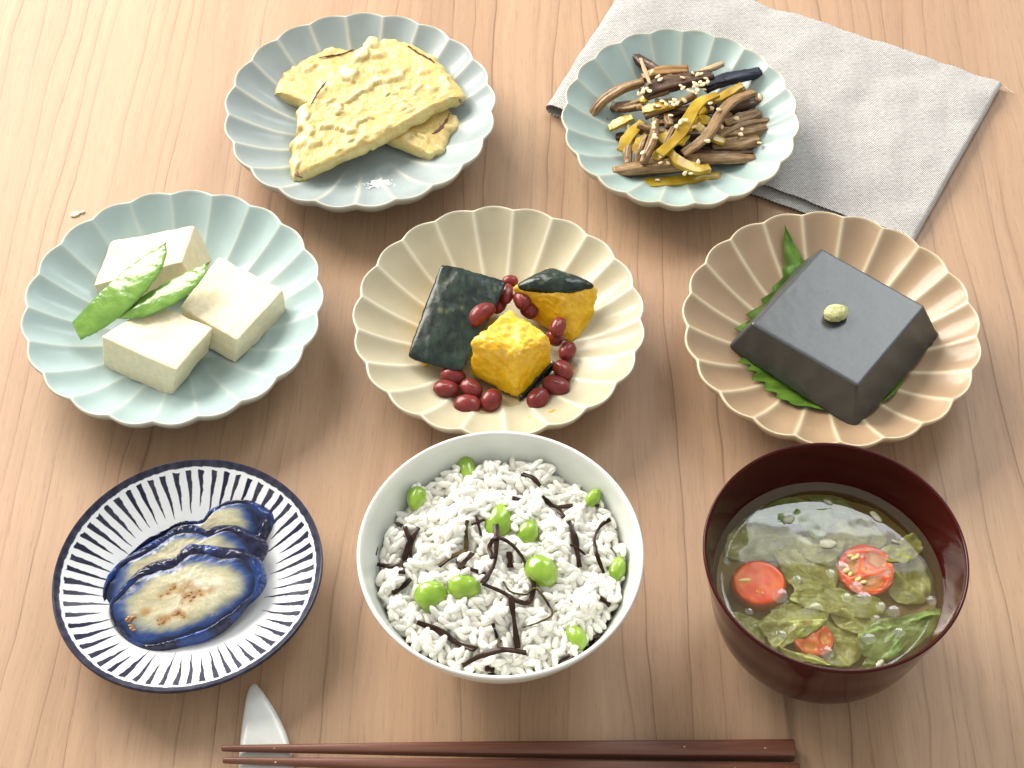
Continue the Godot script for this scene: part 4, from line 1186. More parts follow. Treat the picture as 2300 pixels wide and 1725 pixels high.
func eggplant() -> void:
	var e: Array = [[V(-170.3,9,103.9),V(-163.4,12,97.4),V(-156.9,13.5,94.2),V(-153.2,14.4,92.2),V(-149.5,15.5,89.9),V(-144.8,16.1,88.6),V(-138.1,16.4,87.9),V(-134.4,17,86.6),V(-132.1,18.6,83.1),V(-129.3,19.4,81.4),V(-124.1,20,80.1),V(-118.9,20,80.1),V(-114.5,18.6,83.1),V(-112.7,16.6,87.5),V(-113.7,14.2,92.7),V(-122.9,9.8,102.2),V(-141.6,6.2,109.9),V(-160.4,5,112.4),V(-168.6,6.6,109)],
	[V(-171.4,10.3,104.1),V(-164.6,11.9,96.3),V(-158.2,12.7,92.3),V(-154.1,13.1,90.3),V(-151,13.6,87.9),V(-145.9,14,85.9),V(-139.2,14,85.8),V(-135.5,14.4,84),V(-133.9,15.2,79.9),V(-130.6,15.6,77.9),V(-125,15.9,76.4),V(-117.8,15.9,76.3),V(-109.9,15.3,79.1),V(-105.4,14.5,83.4),V(-106.9,13.2,89.9),V(-116.5,10.2,104.6),V(-138.5,8.2,114.2),V(-159,7.6,117.1),V(-169.4,8.8,111.4)]]
	egg_slice("rearmost eggplant slice, mostly covered, with a bright blue end", e[0], e[1], 50.0)
	e = [[V(-176,10.3,125),V(-176.1,12.5,119.4),V(-173.1,14.8,113.7),V(-169.2,16.5,109.6),V(-162.4,18.1,105.6),V(-156,19.3,102.5),V(-151.4,20.6,99.2),V(-147.8,21.4,97.3),V(-143.1,21.8,96.1),V(-137.9,21.8,96.1),V(-134.1,21.1,97.9),V(-131.3,21.3,97.5),V(-128.5,21.9,95.9),V(-124.3,22.1,95.5),V(-119.5,21.3,97.5),V(-115.6,19.9,101),V(-113.6,18,105.8),V(-121.1,14.1,115.4),V(-134.8,10.6,124.1),V(-150.8,8,130.6),V(-167,7.3,132.3),V(-174.1,8.5,129.3)],
	[V(-178.4,9.6,124.6),V(-178.4,11.3,118.1),V(-176.5,12.8,112.5),V(-172.7,14.1,107.4),V(-166,15.3,102.7),V(-157.9,16.7,97.4),V(-153.3,17.2,95.5),V(-150.7,17.9,92.7),V(-146.1,18.4,90.5),V(-139,18.4,90.5),V(-133.1,17.6,93.6),V(-131.8,18,92.4),V(-128.6,18.5,90.3),V(-121,18.4,90.5),V(-115.6,17.8,93.2),V(-108.8,16.8,97),V(-107.5,15.2,103.1),V(-116.7,12,115.3),V(-130.2,9.3,125.5),V(-148.3,7.4,132.9),V(-167.6,6.8,135.1),V(-175.5,8.1,130.1)]]
	egg_slice("middle eggplant slice between the other two", e[0], e[1], 70.0)
	e = [[V(-172,16.2,129.3),V(-170.1,17.1,126.6),V(-167.1,17.9,123.9),V(-164.1,19,120.3),V(-159.7,20,117.2),V(-154.2,20.7,115.2),V(-148.7,21,114.3),V(-146,21.3,113.1),V(-143.4,22,110.9),V(-139.3,22.9,108.1),V(-132.8,23,107.7),V(-126.2,22.4,109.7),V(-118.8,22.4,109.5),V(-114.5,21.7,111.8),V(-111.7,20.3,116.3),V(-110.9,19.2,119.9),V(-112,17.6,124.8),V(-116,16.7,127.7),V(-117.9,16,129.9),V(-124,14.7,134.2),V(-131.5,13.3,138.6),V(-140.5,12.2,141.9),V(-148.7,11.5,144.1),V(-155,11.1,145.2),V(-161.1,11.6,143.9),V(-165.9,12.8,139.9),V(-170.4,14.4,135)],
	[V(-174,13.4,128.8),V(-172.7,14.3,125.1),V(-169.8,15.4,120.9),V(-166.4,16.5,116.8),V(-162.9,17.4,113.1),V(-158.1,18.3,109.8),V(-152.1,18.8,107.7),V(-147,18.9,107.2),V(-145.7,19.4,105.6),V(-141.4,20.5,101.1),V(-133.4,20.4,101.6),V(-124.4,20.1,102.5),V(-115.9,19.9,103.4),V(-110.1,19,107),V(-106.9,17.1,114.4),V(-106.4,16,118.6),V(-109.2,14.7,123.7),V(-114,13.5,128.3),V(-117.5,12.3,132.9),V(-123.6,10.7,138.8),V(-131.6,9.6,143.1),V(-141.1,9,145.3),V(-149.7,8.3,147.8),V(-156.1,8.4,147.6),V(-162.3,9,145.1),V(-168.1,10.2,140.6),V(-172.8,11.9,134.2)]]
	var seeds: Array = [V(-139.4,19.6,120.7),V(-137.9,19.3,121.8),V(-140.7,19.4,121.6),V(-142,18.9,122.9),V(-142.9,18.7,123.8),V(-141,18.4,124.7),V(-139.1,18.2,125.4),V(-140.5,18,126),V(-137.8,18.7,123.8),V(-136,18.7,123.8),V(-134.6,18.8,123.4),V(-133.6,18.4,124.7),V(-132.2,18.2,125.2),V(-134.5,18.3,124.9),V(-136.8,18,126),V(-138.1,17.5,127.6),V(-141.3,17.2,128.3),V(-130.4,18.7,123.6),V(-129.5,18.9,123.1),V(-145.8,19.1,122.5),V(-146.7,18.9,122.9),V(-148,18.4,124.5),V(-151.1,18.1,125.6),V(-145.3,19.3,121.8),V(-157.2,16.1,131.8),V(-156.2,16,132.3),V(-158.5,15.8,132.7),V(-157.6,15.9,132.5),V(-162.5,15.3,134.5),V(-163.9,15.2,134.7),V(-164.7,15,135.4),V(-162.9,15.1,135.2),V(-161.6,15.3,134.3),V(-164.2,14.7,136.3),V(-162.7,13.9,138.9),V(-161.9,13.6,139.8),V(-163.2,14.1,138),V(-151.4,15,135.4),V(-150.1,15.1,134.9),V(-149.1,14.8,135.8),V(-150.8,14.4,137.1),V(-148.2,15.2,134.7),V(-146.9,15.3,134.5),V(-147.2,14.9,135.6),V(-145.1,15.6,133.6),V(-143.7,15.7,133.2),V(-142.4,15.8,132.7),V(-141.4,15.6,133.4),V(-140.4,15.4,134),V(-149.5,14.6,136.7),V(-143.3,16,132.3)]
	var t := egg_slice("frontmost eggplant slice with brown seared seed patches on its face", e[0], e[1], 90.0, seeds)
	var v := PackedVector3Array()
	var tr := PackedInt32Array()
	var col := PackedColorArray()
	for p in seeds:
		for extra in 1:
			var q: Vector3 = p + V(rng.randf_range(-0.6, 0.6), 0.35, rng.randf_range(-0.5, 0.5)) * extra + V(0, 0.50, 0)
			var first := v.size()
			var b := Basis(Vector3.UP, rng.randf_range(-0.2, 1.2))
			var tone := rng.randf()
			for i in 7:
				for k in 8:
					var th := PI * i / 6.0
					var ph := TAU * k / 8.0
					v.append(q + b * (Vector3(cos(th) * 1.15, sin(th) * cos(ph) * 0.22, sin(th) * sin(ph) * 0.75) * 0.001))
					col.append(Color(0.22, 0.095, 0.022).lerp(Color(0.36, 0.17, 0.045), tone))
			tr.append_array(grid(7, 8, true, first))
	put("seeds", make(v, tr, col), M.egg_face, t).set_meta("kind", "stuff")


# ------------------------------------------------------------------ rice bowl
func rice_y(x: float, z: float) -> float:
	var c := Vector2(x + 0.0048, z - 0.1269)
	var r := c.length() / 0.054
	return 0.0520 - 0.0060 * pow(r, 2.5) + 0.0056 * n3(Vector3(x, 0, z), 52.0, 2.0) + 0.0023 * n3(Vector3(x, 0, z), 130.0, 7.0)

func rice() -> void:
	var c := V(-4.8, 0, 126.9)
	var t := thing("rice_bowl", c, "white porcelain bowl filled with rice", "bowl")
	var prof := []
	for i in 30:
		var f := i / 29.0
		prof.append(Vector2(0.0572 * pow(f, 0.50) if f < 1.0 else 0.0572, 0.009 + 0.0505 * pow(f, 1.75)))
	prof.append(Vector2(0.0580, 0.0600))
	prof.append(Vector2(0.0588, 0.0597))
	prof.append(Vector2(0.0590, 0.0588))
	for i in 26:
		var f := 1.0 - (i + 1) / 26.0
		prof.append(Vector2(maxf(0.0590 * pow(f, 0.60), 0.0245), 0.0060 + 0.0520 * pow(f, 1.8)))
	for q in [Vector2(0.0240, 0.0055), Vector2(0.0240, 0.0004), Vector2(0.0215, 0.0), Vector2(0.0205, 0.003), Vector2(0.0, 0.004)]: prof.append(q)
	put("foot_ring", lathe(prof.slice(prof.size() - 6), c, 128, func(_r, _a): return Color(0.73, 0.77, 0.71), 0.004), M.rice_bowl, t)
	put("body", lathe(prof.slice(0, prof.size() - 5), c, 128, func(r, a): return Color(0.73, 0.77, 0.71).lerp(Color(0.80, 0.81, 0.77), smoothstep(0.0585, 0.0597, r.y)), 0.004), M.rice_bowl, t)
	# the rice: a packed body, its loose grains, and the 300 grains that show largest as pieces
	var at := V(-4.8, 44, 126.9)
	var r := thing("rice_serving", at, "cooked white rice heaped in the porcelain bowl", "rice")
	var v := PackedVector3Array()
	var col := PackedColorArray()
	for i in 30:
		for k in 96:
			var a := TAU * k / 96.0
			var rad := 0.0500 * i / 29.0
			var p := c + Vector3(cos(a) * rad, 0, sin(a) * rad)
			p.y = rice_y(p.x, p.z) - 0.0010
			v.append(p)
			col.append(Color.WHITE)
	var packed := put("packed_rice", make(v, grid(30, 96, true), col, PackedVector2Array(), Vector3.UP), M.rice, r)
	packed.set_meta("kind", "stuff")
	var beans := [[V(-19.4,49,80.4),9.1,3.9,-1.34],[V(-40.8,47,95.3),5.8,4.2,-1.69],[V(-5.1,54,108.9),8.9,5.9,1.35],[V(6.6,51,114),6.6,4.8,1.34],[V(12.1,54,134),7.6,6.3,-0.77],[V(-33,53,144.1),7.0,6.4,0.59],[V(-19.5,53,141.1),6.9,5.4,-0.10],[V(43.7,49,129.7),6.3,3.7,1.23],[V(34.7,45,96.8),4.6,3.1,1.09],[V(26,46,162),5.8,3.9,-1.11]]
	var kombu := [
	[2.1,5,[V(-7.1,50,108.8),V(-6.4,50,119.4),V(-7,50,129.9),V(-10.2,50,137.9),V(-12.1,50,140.9)]],
	[1.8,5,[V(-12.1,50,141.2),V(-3.7,50,145.2),V(2.6,50,148.8),V(7.1,50,146.6),V(9,50,140.1),V(6.5,50,134.3),V(4.6,50,128.4),V(-.6,50,122.4),V(-6.4,50,120.5),V(-9.3,50,123.2),V(-8,50,129.1)]],
	[1.9,3,[V(-30.2,50,130.6),V(-24.5,50,126.1),V(-19.4,50,122.4),V(-19.2,50,114.9),V(-18.6,50,111.1)]],
	[2.2,4,[V(-16.4,50,125),V(-20.2,50,132.1),V(-21.7,50,135)]],
	[1.4,2,[V(-22.5,50,127.6),V(-21.8,50,132.1),V(-16.6,50,134.3),V(-10.2,50,135.4)]],
	[2.2,4,[V(-.5,50,147.4),V(0.7,50,155.9),V(2.3,50,167.2)]],
	[2.6,3,[V(-38.4,50,156.7),V(-28.9,50,159.5),V(-21.2,50,164.4),V(-14.6,50,167.9)]],
	[2.5,4,[V(-19.8,50,174.1),V(-12.4,50,171.4),V(-3.7,50,170.3),V(5.7,50,170.3)]],
	[2.1,2.5,[V(-4.9,50,164.4),V(-6.5,50,170.7)]],
	[1.7,2,[V(-56.4,50,107.3),V(-57.1,50,114.1),V(-57.4,50,121.7)]],
	[1.7,3,[V(-56.2,50,126.1),V(-49,50,128.4),V(-42.6,50,125.4),V(-42.9,50,117.9),V(-45,50,111.8)]],
	[2.5,3,[V(-39.2,50,111.8),V(-41.6,50,116.4),V(-45.2,50,124.7),V(-45.8,50,128.4),V(-45.2,50,135)]],
	[1.8,2,[V(-49.2,50,106.5),V(-46.4,50,110.3)]],
	[2.1,3,[V(4.4,50,84.6),V(8.8,50,87.4),V(12.1,50,90.9)]],
	[1.8,2,[V(0.1,50,98.8),V(6,50,98.8)]],
	[1.9,3,[V(12.7,50,98),V(17.9,50,100.3),V(25.8,50,99.9)]],
	[2.1,3,[V(19.2,50,101.1),V(21.8,50,107.3)]],
	[2.5,3,[V(23.7,50,110.3),V(26.1,50,118.7),V(28.1,50,129.9)]],
	[0.8,3,[V(23.2,50,120.9),V(26.7,50,122.4),V(30.5,50,124.3)]],
	[1.5,4,[V(41.4,50,108),V(37.4,50,110.3),V(34.6,50,116.4),V(35,50,125.4),V(38,50,133.2)]],
	[2.4,2,[V(-1.2,50,124.7),V(-.6,50,130.6)]],
	[1.2,2,[V(-15,50,108),V(-12.9,50,117.1)]],
	[1.2,2.5,[V(-11.4,50,109.7),V(-16.9,50,112.6)]],
	[0.8,3.5,[V(-3.7,50,139.4),V(-.5,50,144.5),V(5.8,50,143.8),V(9.7,50,142.3),V(14.7,50,147.4),V(16.2,50,153.1),V(10.8,50,158.1),V(4.5,50,158.8)]],
	[1.8,2,[V(-49.1,50,142.3),V(-46,50,140.1),V(-41.6,50,136.1)]],
	[1.8,2.5,[V(35.8,50,144.8),V(40.1,50,147.7)]],
	[1.9,2.5,[V(23.1,50,159.5),V(28.4,50,160.5)]],
	[2.2,2,[V(33.4,50,161.2),V(37,50,158.8)]],
	[1.8,1.5,[V(18.2,50,172.4),V(23.2,50,170)]],
	[1.2,2,[V(-7.8,50,158.1),V(-5.9,50,163)]],
	[2.4,1.5,[V(-10.8,50,176.2),V(-7.1,50,176.9)]],
	[1.7,2,[V(33.1,50,98.8),V(36.7,50,101.1)]]]
	var lines := []
	for k in kombu:
		var pts := []
		for p in k[2]:
			pts.append(Vector3(p.x, maxf(rice_y(p.x, p.z), 0.042) + k[1] * 0.0005 + 0.0008, p.z))
		lines.append(smooth_line(pts, 9 if pts.size() > 2 else 14))
	O = Vector3.ZERO
	var gm := ball(Vector3.ZERO, V(3.25, 1.3, 1.5), Basis.IDENTITY, 9, 9, func(u): return Vector3(signf(u.x) * pow(absf(u.x), 0.85), u.y, u.z) * Vector3(1.0, 1.0 + 0.08 * u.x, 1.0 + 0.08 * u.x))
	O = at
	var places := []
	var cells := {}
	for i in 19000:
		var a := rng.randf() * TAU
		var rad := 0.0528 * sqrt(rng.randf())
		var p := c + Vector3(cos(a) * rad, 0, sin(a) * rad)
		var deep := rng.randf()
		p.y = rice_y(p.x, p.z) + 0.0014 - 0.0044 * deep
		var ok := rad < 0.0572 * pow((p.y - 0.009) / 0.0505, 0.286) - 0.0024
		for b in beans:
			var d: Vector3 = p - b[0]
			if d.length() < b[2] * 0.00095 or Vector2(d.x, d.z).length() < b[2] * 0.00080 and d.y > -0.001: ok = false
		if ok and deep < 0.75:
			for l in range(lines.size()):
				var near: float = 0.0008 + kombu[l][0] * 0.0005
				for q in lines[l]:
					if absf(q.x - p.x) < near and absf(q.z - p.z) < near and p.y > q.y - 0.0026: ok = false
		if not ok: continue
		var cell := Vector3i((p / 0.0020).floor())
		for cx in [-1, 0, 1]:
			for cy in [-1, 0, 1]:
				for cz in [-1, 0, 1]:
					var other = cells.get(cell + Vector3i(cx, cy, cz))
					if ok and other != null and (other - p).length() < 0.00190: ok = false
		if not ok or cells.has(cell): continue
		cells[cell] = p
		var up := Vector3(rice_y(p.x - 0.002, p.z) - rice_y(p.x + 0.002, p.z), 0.004, rice_y(p.x, p.z - 0.002) - rice_y(p.x, p.z + 0.002)).normalized()
		var e := Basis(Quaternion(Vector3.UP, up)) * Basis.from_euler(Vector3(rng.randf_range(-0.5, 0.5), rng.randf() * TAU, rng.randf_range(-0.5, 0.5)))
		places.append([deep, Transform3D(e.scaled_local(Vector3.ONE * rng.randf_range(0.82, 1.12)), p - at)])
	places.sort_custom(func(x, y): return x[0] < y[0])
	var mm := MultiMesh.new()
	mm.transform_format = MultiMesh.TRANSFORM_3D
	mm.mesh = gm
	mm.instance_count = places.size() - 300
	for i in places.size():
		if i < 300:
			var o := MeshInstance3D.new()
			o.mesh = gm
			o.material_override = M.rice
			o.name = "rice_grain"
			o.transform = places[i][1]
			r.add_child(o, true)
		else:
			mm.set_instance_transform(i - 300, places[i][1])
	var mi := MultiMeshInstance3D.new()
	mi.name = "loose_grains"
	mi.multimesh = mm
	mi.material_override = M.rice
	r.add_child(mi)
	mi.set_meta("kind", "stuff")
	var where := ["narrow green soybean standing on end at the back", "green soybean half buried at the back left", "large green soybean at the centre behind the seaweed loop", "green soybean right behind the centre, half buried in rice", "large green soybean right of the seaweed loop", "leftmost of the two front green soybeans side by side", "right one of the two front green soybeans side by side", "green soybean against the right wall of the bowl", "dark green soybean nearly hidden at the back right", "green soybean nearly hidden at the front right"]
	for i in beans.size():
		var b: Array = beans[i]
		var p: Vector3 = b[0]
		p.y = maxf(p.y - 0.002, minf(rice_y(p.x, p.z) + 0.0018, 0.0555))
		var s := solo("soybean", p, where[i], "soybean", "green soybeans in the rice")
		var turn := Basis(Vector3.UP, b[3]) * Basis(Vector3.RIGHT, 0.2)
		var off := i * 11.0
		var bend := func(u: Vector3) -> Vector3: return u * Vector3(1.0, 1.0, 1.0 - 0.10 * u.x) * (1.0 + 0.07 * n3(u, 1.5, off) + 0.025 * n3(u, 4.0, off) - 0.05 * exp(-pow(u.y * 6.0 - 2.0, 2.0)))
		put_solo(s, ball(p, Vector3(b[1], minf(b[2], 5.2) * 0.9, b[2]) * 0.001, turn, 22, 26, bend, func(u, q): return Color(0.20, 0.37, 0.018).lerp(Color(0.31, 0.49, 0.045), clampf(0.5 + n3(q, 130.0, off) + 0.25 * u.x, 0.0, 1.0))), M.edamame)
	var kn := {0: "longest straight brown seaweed strip down the middle of the rice", 1: "large curled brown seaweed loop in the middle of the rice", 5: "brown seaweed strip hanging down toward the front", 6: "broad dark seaweed strip at the front left", 7: "level brown seaweed strip at the very front", 9: "thin upright seaweed strip at the left wall of the bowl", 11: "dark forked seaweed strip ending in a wide flap at the left", 13: "short curved seaweed strip at the back of the bowl", 15: "seaweed strip running level at the back right", 17: "wide seaweed strip slanting down at the right", 19: "bent seaweed strip arching near the right wall", 23: "thin olive seaweed thread winding at the lower right",
		2: "dark seaweed strip bending from the upper middle to the left", 3: "short seaweed stub leaning left of the long middle strip", 4: "thin seaweed shred curving above the two front soybeans", 8: "olive seaweed shred standing behind the level front strip", 10: "curved seaweed strip hooking around the left side of the rice", 12: "short seaweed end poking out at the upper left", 14: "short seaweed shred just right of the big centre soybean", 16: "short seaweed strip hanging from the level one at the back right", 18: "thin seaweed shred crossing the wide slanting strip at the right", 20: "short flat seaweed piece inside the curled loop",
		21: "thin seaweed shred standing left of the big centre soybean", 22: "thin seaweed shred touching the left edge of the centre soybean", 24: "short seaweed shred behind the leftmost front soybean", 25: "curved seaweed shred near the right wall toward the front", 26: "short seaweed strip over the nearly hidden front right soybean", 27: "dark seaweed end at the right front wall of the bowl", 28: "dark seaweed shred at the front wall right of the level strip", 29: "thin upright seaweed shred behind the level front strip", 30: "dark seaweed piece under rice at the very front wall", 31: "seaweed shred beside the dark soybean at the back right"}
	var sec := PackedVector2Array([Vector2(-1, 0), Vector2(-0.85, -0.8), Vector2(0, -0.6), Vector2(0.85, -0.8), Vector2(1, 0), Vector2(0.85, 1), Vector2(0, 0.7), Vector2(-0.85, 1)])
	for i in lines.size():
		var l: PackedVector3Array = lines[i]
		var w: float = kombu[i][0] * 0.00060
		var s := solo("seaweed_strip", l[l.size() / 2], kn.get(i, "short brown seaweed shred mixed into the rice"), "seaweed", "brown seaweed strips in the rice")
		var olive := i in [8, 23, 2]
		var off := i * 5.0
		put_solo(s, sweep(l, sec, func(f): return w * (0.8 + 0.2 * sin(f * 9.0 + off)), func(_f): return 0.00040 + w * 0.14, 0.00010, func(f, q, p): return Color(0.012, 0.006, 0.005).lerp(Color(0.042, 0.022, 0.014) if not olive else Color(0.11, 0.075, 0.02), clampf(0.45 + n3(p, 150.0, off) + 0.3 * q.y, 0.0, 1.0)), rng.randf_range(-1.2, 1.2)), M.kombu)


# ------------------------------------------------------------------ soup
func soup() -> void:
	var c := V(131.2, 0, 133.1)
	var t := thing("soup_bowl", c, "dark red lacquer bowl filled with soup", "bowl")
	var prof := []
	var wall := smooth_line([V(0, 10, 0), V(22, 10.2, 0), V(33, 12.5, 0), V(40, 18, 0), V(44, 27, 0), V(47.0, 43, 0), V(49.8, 56, 0), V(52.2, 67.2, 0)], 6)
	for p in wall: prof.append(Vector2(p.x, p.y))
	prof.append(Vector2(0.0528, 0.0680))
	prof.append(Vector2(0.0535, 0.0679))
	prof.append(Vector2(0.0538, 0.0670))
	wall = smooth_line([V(53.6, 66, 0), V(51.6, 55, 0), V(49.2, 43, 0), V(47, 30, 0), V(43.8, 19, 0), V(38, 11.5, 0), V(28.5, 9.5, 0)], 6)
	for p in wall: prof.append(Vector2(p.x, p.y))
	for q in [Vector2(0.0280, 0.0095), Vector2(0.0278, 0.0006), Vector2(0.0265, 0.0), Vector2(0.0250, 0.004), Vector2(0.0, 0.006)]: prof.append(q)
	put("foot_ring", lathe(prof.slice(prof.size() - 6), c, 128, func(_r, _a): return Color(0.050, 0.005, 0.005)), M.lacquer, t)
	put("body", lathe(prof.slice(0, prof.size() - 5), c, 128, func(r, _a): return Color(0.050, 0.005, 0.005)), M.lacquer, t)
	# broth: a clear surface over the cloudy miso below
	var lv := 0.0450
	var b := thing("miso_soup", c + V(0, 37, 0), "olive brown clear soup with lettuce and tomato in it", "soup")
	var v := PackedVector3Array()
	for i in 40:
		for k in 120:
			var a := TAU * k / 120.0
			var rad := 0.0477 * i / 39.0
			var p := c + Vector3(cos(a) * rad, lv, sin(a) * rad)
			p.y += n3(p, 60.0, 4.0) * 0.00004 + n3(p, 150.0, 9.0) * 0.00001 + 0.0011 * pow(smoothstep(0.90, 1.0, i / 39.0), 2.0)
			v.append(p)
	put("surface", make(v, grid(40, 120, true), PackedColorArray(), PackedVector2Array(), Vector3.UP), M.broth, b)
	v = PackedVector3Array()
	for i in 24:
		for k in 72:
			var a := TAU * k / 72.0
			var rad := 0.0455 * i / 23.0
			var p := c + Vector3(cos(a) * rad, 0.0395, sin(a) * rad)
			p.y += n3(p, 60.0, 14.0) * 0.0022
			v.append(p)
	put("miso_cloud", make(v, grid(24, 72, true), PackedColorArray(), PackedVector2Array(), Vector3.UP), M.miso, b).set_meta("kind", "stuff")
	var leaves := [
	[V(111,45,118.1),V(114.8,45,121.5),V(121.5,45,125.6),V(129.1,45,131.6),V(139.6,45,137.6),V(152.4,45,142.3),V(153.1,45,146.2),V(148.6,45,150.1),V(135.4,45,149.5),V(124.1,45,146.2),V(114.7,45,142.3),V(117,45,136.3),V(113.4,45,130.3),V(111.6,45,124.2)],
	[V(98.8,45,102.9),V(105.2,45,98),V(119.1,45,90.9),V(127.8,45,93.8),V(136.4,45,98),V(136.3,45,105),V(129,45,112.7),V(121.3,45,105.7),V(111.7,45,106.4)],
	[V(141.1,45,158.6),V(145.3,45,154.6),V(154.4,45,150.1),V(167.3,45,148.4),V(174.3,45,145.5),V(177.4,45,148.4),V(172.9,45,155.8),V(162.7,45,164.2),V(152,45,169.7),V(142.3,45,167)],
	[V(100.9,45,152.8),V(105.9,45,148.2),V(116.8,45,143),V(128.7,45,146.3),V(129.3,45,151.5),V(123.5,45,157.3),V(112.7,45,162.4),V(106.7,45,165.6),V(103.8,45,159.2)],
	[V(107.7,45,163.6),V(115.4,45,166.4),V(122.4,45,167),V(128.3,45,172.5),V(120,45,170.8),V(112.2,45,168.6)],
	[V(141.3,45,171.4),V(143.6,45,168.6),V(148.1,45,168.6),V(150.8,45,171.4),V(147.5,45,174.1),V(143,45,174.1)],
	[V(127.3,45,91),V(135.3,45,91),V(144.4,45,94.7),V(149.9,45,102.1),V(142.1,45,101.5),V(134.6,45,97.2)],
	[V(154.7,45,118.6),V(161.7,45,114.5),V(169.9,45,110.3),V(173.2,45,117.2),V(165.8,45,124),V(156.9,45,124)],
	[V(120.4,45,112),V(127.6,45,111.3),V(140.2,45,110.6),V(138.7,45,118.9),V(131,45,124.3),V(122,45,120.2)],
	[V(132.9,45,142.4),V(142.6,45,143.7),V(155.5,45,147.6),V(146.9,45,156.7),V(137.3,45,155.4),V(131.1,45,148.9)],
	[V(92.4,45,109.8),V(102,45,101.4),V(115,45,103.5),V(123.9,45,109.8),V(118.3,45,119.4),V(103.3,45,122.1),V(90.5,45,119.4)],
	[V(110.9,45,117.2),V(127.5,45,117.2),V(137.6,45,122.7),V(133.6,45,137.5),V(125.2,45,140.1),V(116.8,45,130.8)],
	[V(133,45,98.5),V(148.2,45,97),V(158.6,45,110.3),V(153.6,45,117.2),V(140.1,45,115.9),V(131.8,45,110.3)],
	[V(156.7,45,123.3),V(168.7,45,118.5),V(174.9,45,130.4),V(171.9,45,140.9),V(160.5,45,142.1),V(156.4,45,133.9)],
	[V(89.2,45,146.7),V(100.1,45,148.7),V(107.5,45,155.8),V(103.4,45,164.1),V(96.7,45,162.2),V(90.3,45,155.8)],
	[V(125.8,45,149.9),V(138.6,45,153.8),V(143.3,45,163.4),V(134.9,45,171.6),V(124,45,167.8),V(120.9,45,158.3)],
	[V(105.9,45,142.7),V(115.5,45,139.4),V(131,45,146.6),V(127.9,45,153.8),V(113.2,45,151.8)]]
	var names := ["lettuce leaf with a pale rib across the middle of the soup", "crumpled lettuce leaf at the back of the soup", "large green lettuce leaf at the right front of the soup", "pale lettuce leaf over the third tomato piece", "thin see through lettuce strip at the front edge", "small bright lettuce scrap at the very front", "dark lettuce leaf at the back right of the soup", "lettuce scrap with a raised tip at the right", "sunken lettuce leaf behind the seedy tomato half", "sunken lettuce leaf in front of the seedy tomato half", "deep lettuce leaf at the left back under the surface", "deep lettuce leaf beside the ribbed leaf's upper side", "deep lettuce leaf behind the seedy tomato's top edge", "deep lettuce leaf at the right between tomato and bowl wall", "deep lettuce leaf in front of the left tomato", "deep lettuce leaf left of the right green leaf", "deep lettuce leaf just below the ribbed leaf"]
	var vein := func(p: Vector3, a: Vector3, b3: Vector3) -> float:   # 1 on the ribs of a leaf that run from A towards B
		var e := Vector2(b3.x - a.x, b3.z - a.z)
		var q := Vector2(p.x - a.x, p.z - a.z)
		var u := q.dot(e) / e.length_squared()
		var d := absf(e.normalized().cross(q)) + 0.0004 * n3(p, 200.0, 3.0)
		var main := exp(-pow(d / (0.0014 - 0.0008 * clampf(u, 0.0, 1.0)), 2.0))
		var twig := exp(-pow((fposmod(u * 7.0 + d * 260.0, 1.0) - 0.5) / 0.10, 2.0)) * 0.4
		return maxf(main, twig)
	for i in leaves.size():
		var line := smooth_line(leaves[i], 7, true)
		var mid := middle(line)
		var th := thing("lettuce_leaf", mid, names[i], "lettuce", "")
		var rows := [[0.0, -0.0005], [0.5, -0.0005], [0.98, -0.0005], [1.0, -0.0001]]
		for r in 14: rows.append([1.0 - (r + 1) / 14.0, 0.0])
		var sunk := 0.0030 if i > 9 else 0.0016 if i in [8, 9, 6] else 0.0004
		var rib0: Vector3 = leaves[i][0]
		var rib1: Vector3 = leaves[i][5 if i == 0 else leaves[i].size() / 2]
		var off := i * 13.0
		var bump := func(p: Vector3, s: float, _y: float, f: float) -> Vector3: return Vector3(n3(p, 300.0, off), 0, n3(p, 300.0, off + 5.0)) * 0.0007 * s + Vector3.UP * (n3(p, 75.0, off) * 0.0021 + absf(n3(p, 150.0, off + 2.0)) * 0.0007 - 0.0006 - sunk + 0.0008 * vein.call(p, rib0, rib1))
		var green := Color(0.11, 0.19, 0.03) if i in [1, 2, 5, 6] else Color(0.23, 0.25, 0.035)
		var pale := Color(0.30, 0.42, 0.11) if i in [1, 2, 5, 6] else Color(0.52, 0.55, 0.17)
		put("blade", puck(line, rows, mid, bump, func(p, s, _y, f): return green.lerp(pale, clampf(0.35 + n3(p, 90.0, off) * 0.9 + 0.3 * n3(p, 380.0, off) + 0.55 * vein.call(p, rib0, rib1), 0.0, 1.0))), M.lettuce, th)
	var toms: Array = [V(102.6,44.5,134.2),V(147.9,45,128.1),V(122.8,43.5,159.8)]
	var tn := ["smooth cherry tomato half at the left with one yellow fleck", "seedy cut cherry tomato half at the centre right", "cherry tomato piece half covered by lettuce at the front"]
	for i in 3:
		var at: Vector3 = toms[i]
		var o := thing("tomato_half", at - V(0, 6, 0), tn[i], "tomato", "cherry tomato halves in the soup")
		var rad: float = [0.0119, 0.0122, 0.0085][i]
		var off := i * 31.0
		var cell := func(u: Vector3) -> float:   # the gel chambers of a cut face
			var l := 0.0
			for k in 3:
				var an := k * TAU / 3.0 + 0.5
				var q := Vector2(u.x, u.z).rotated(-an) - Vector2(0.52, 0)
				l = maxf(l, 1.0 - Vector2(q.x / 0.27, q.y / 0.40).length_squared())
			return clampf(l * 2.2, 0.0, 1.0) if i != 0 else 0.0
		var top: float = [0.5, 0.14, 0.3][i]
		var face := func(u: Vector3) -> Vector3: return Vector3(u.x, minf(u.y, top + (0.05 if i > 0 else 0.0) * n3(u, 3.0, off)) - 0.12 * cell.call(u) * smoothstep(0.0, 0.2, u.y), u.z) * (1.0 + 0.03 * n3(u, 1.3, off))
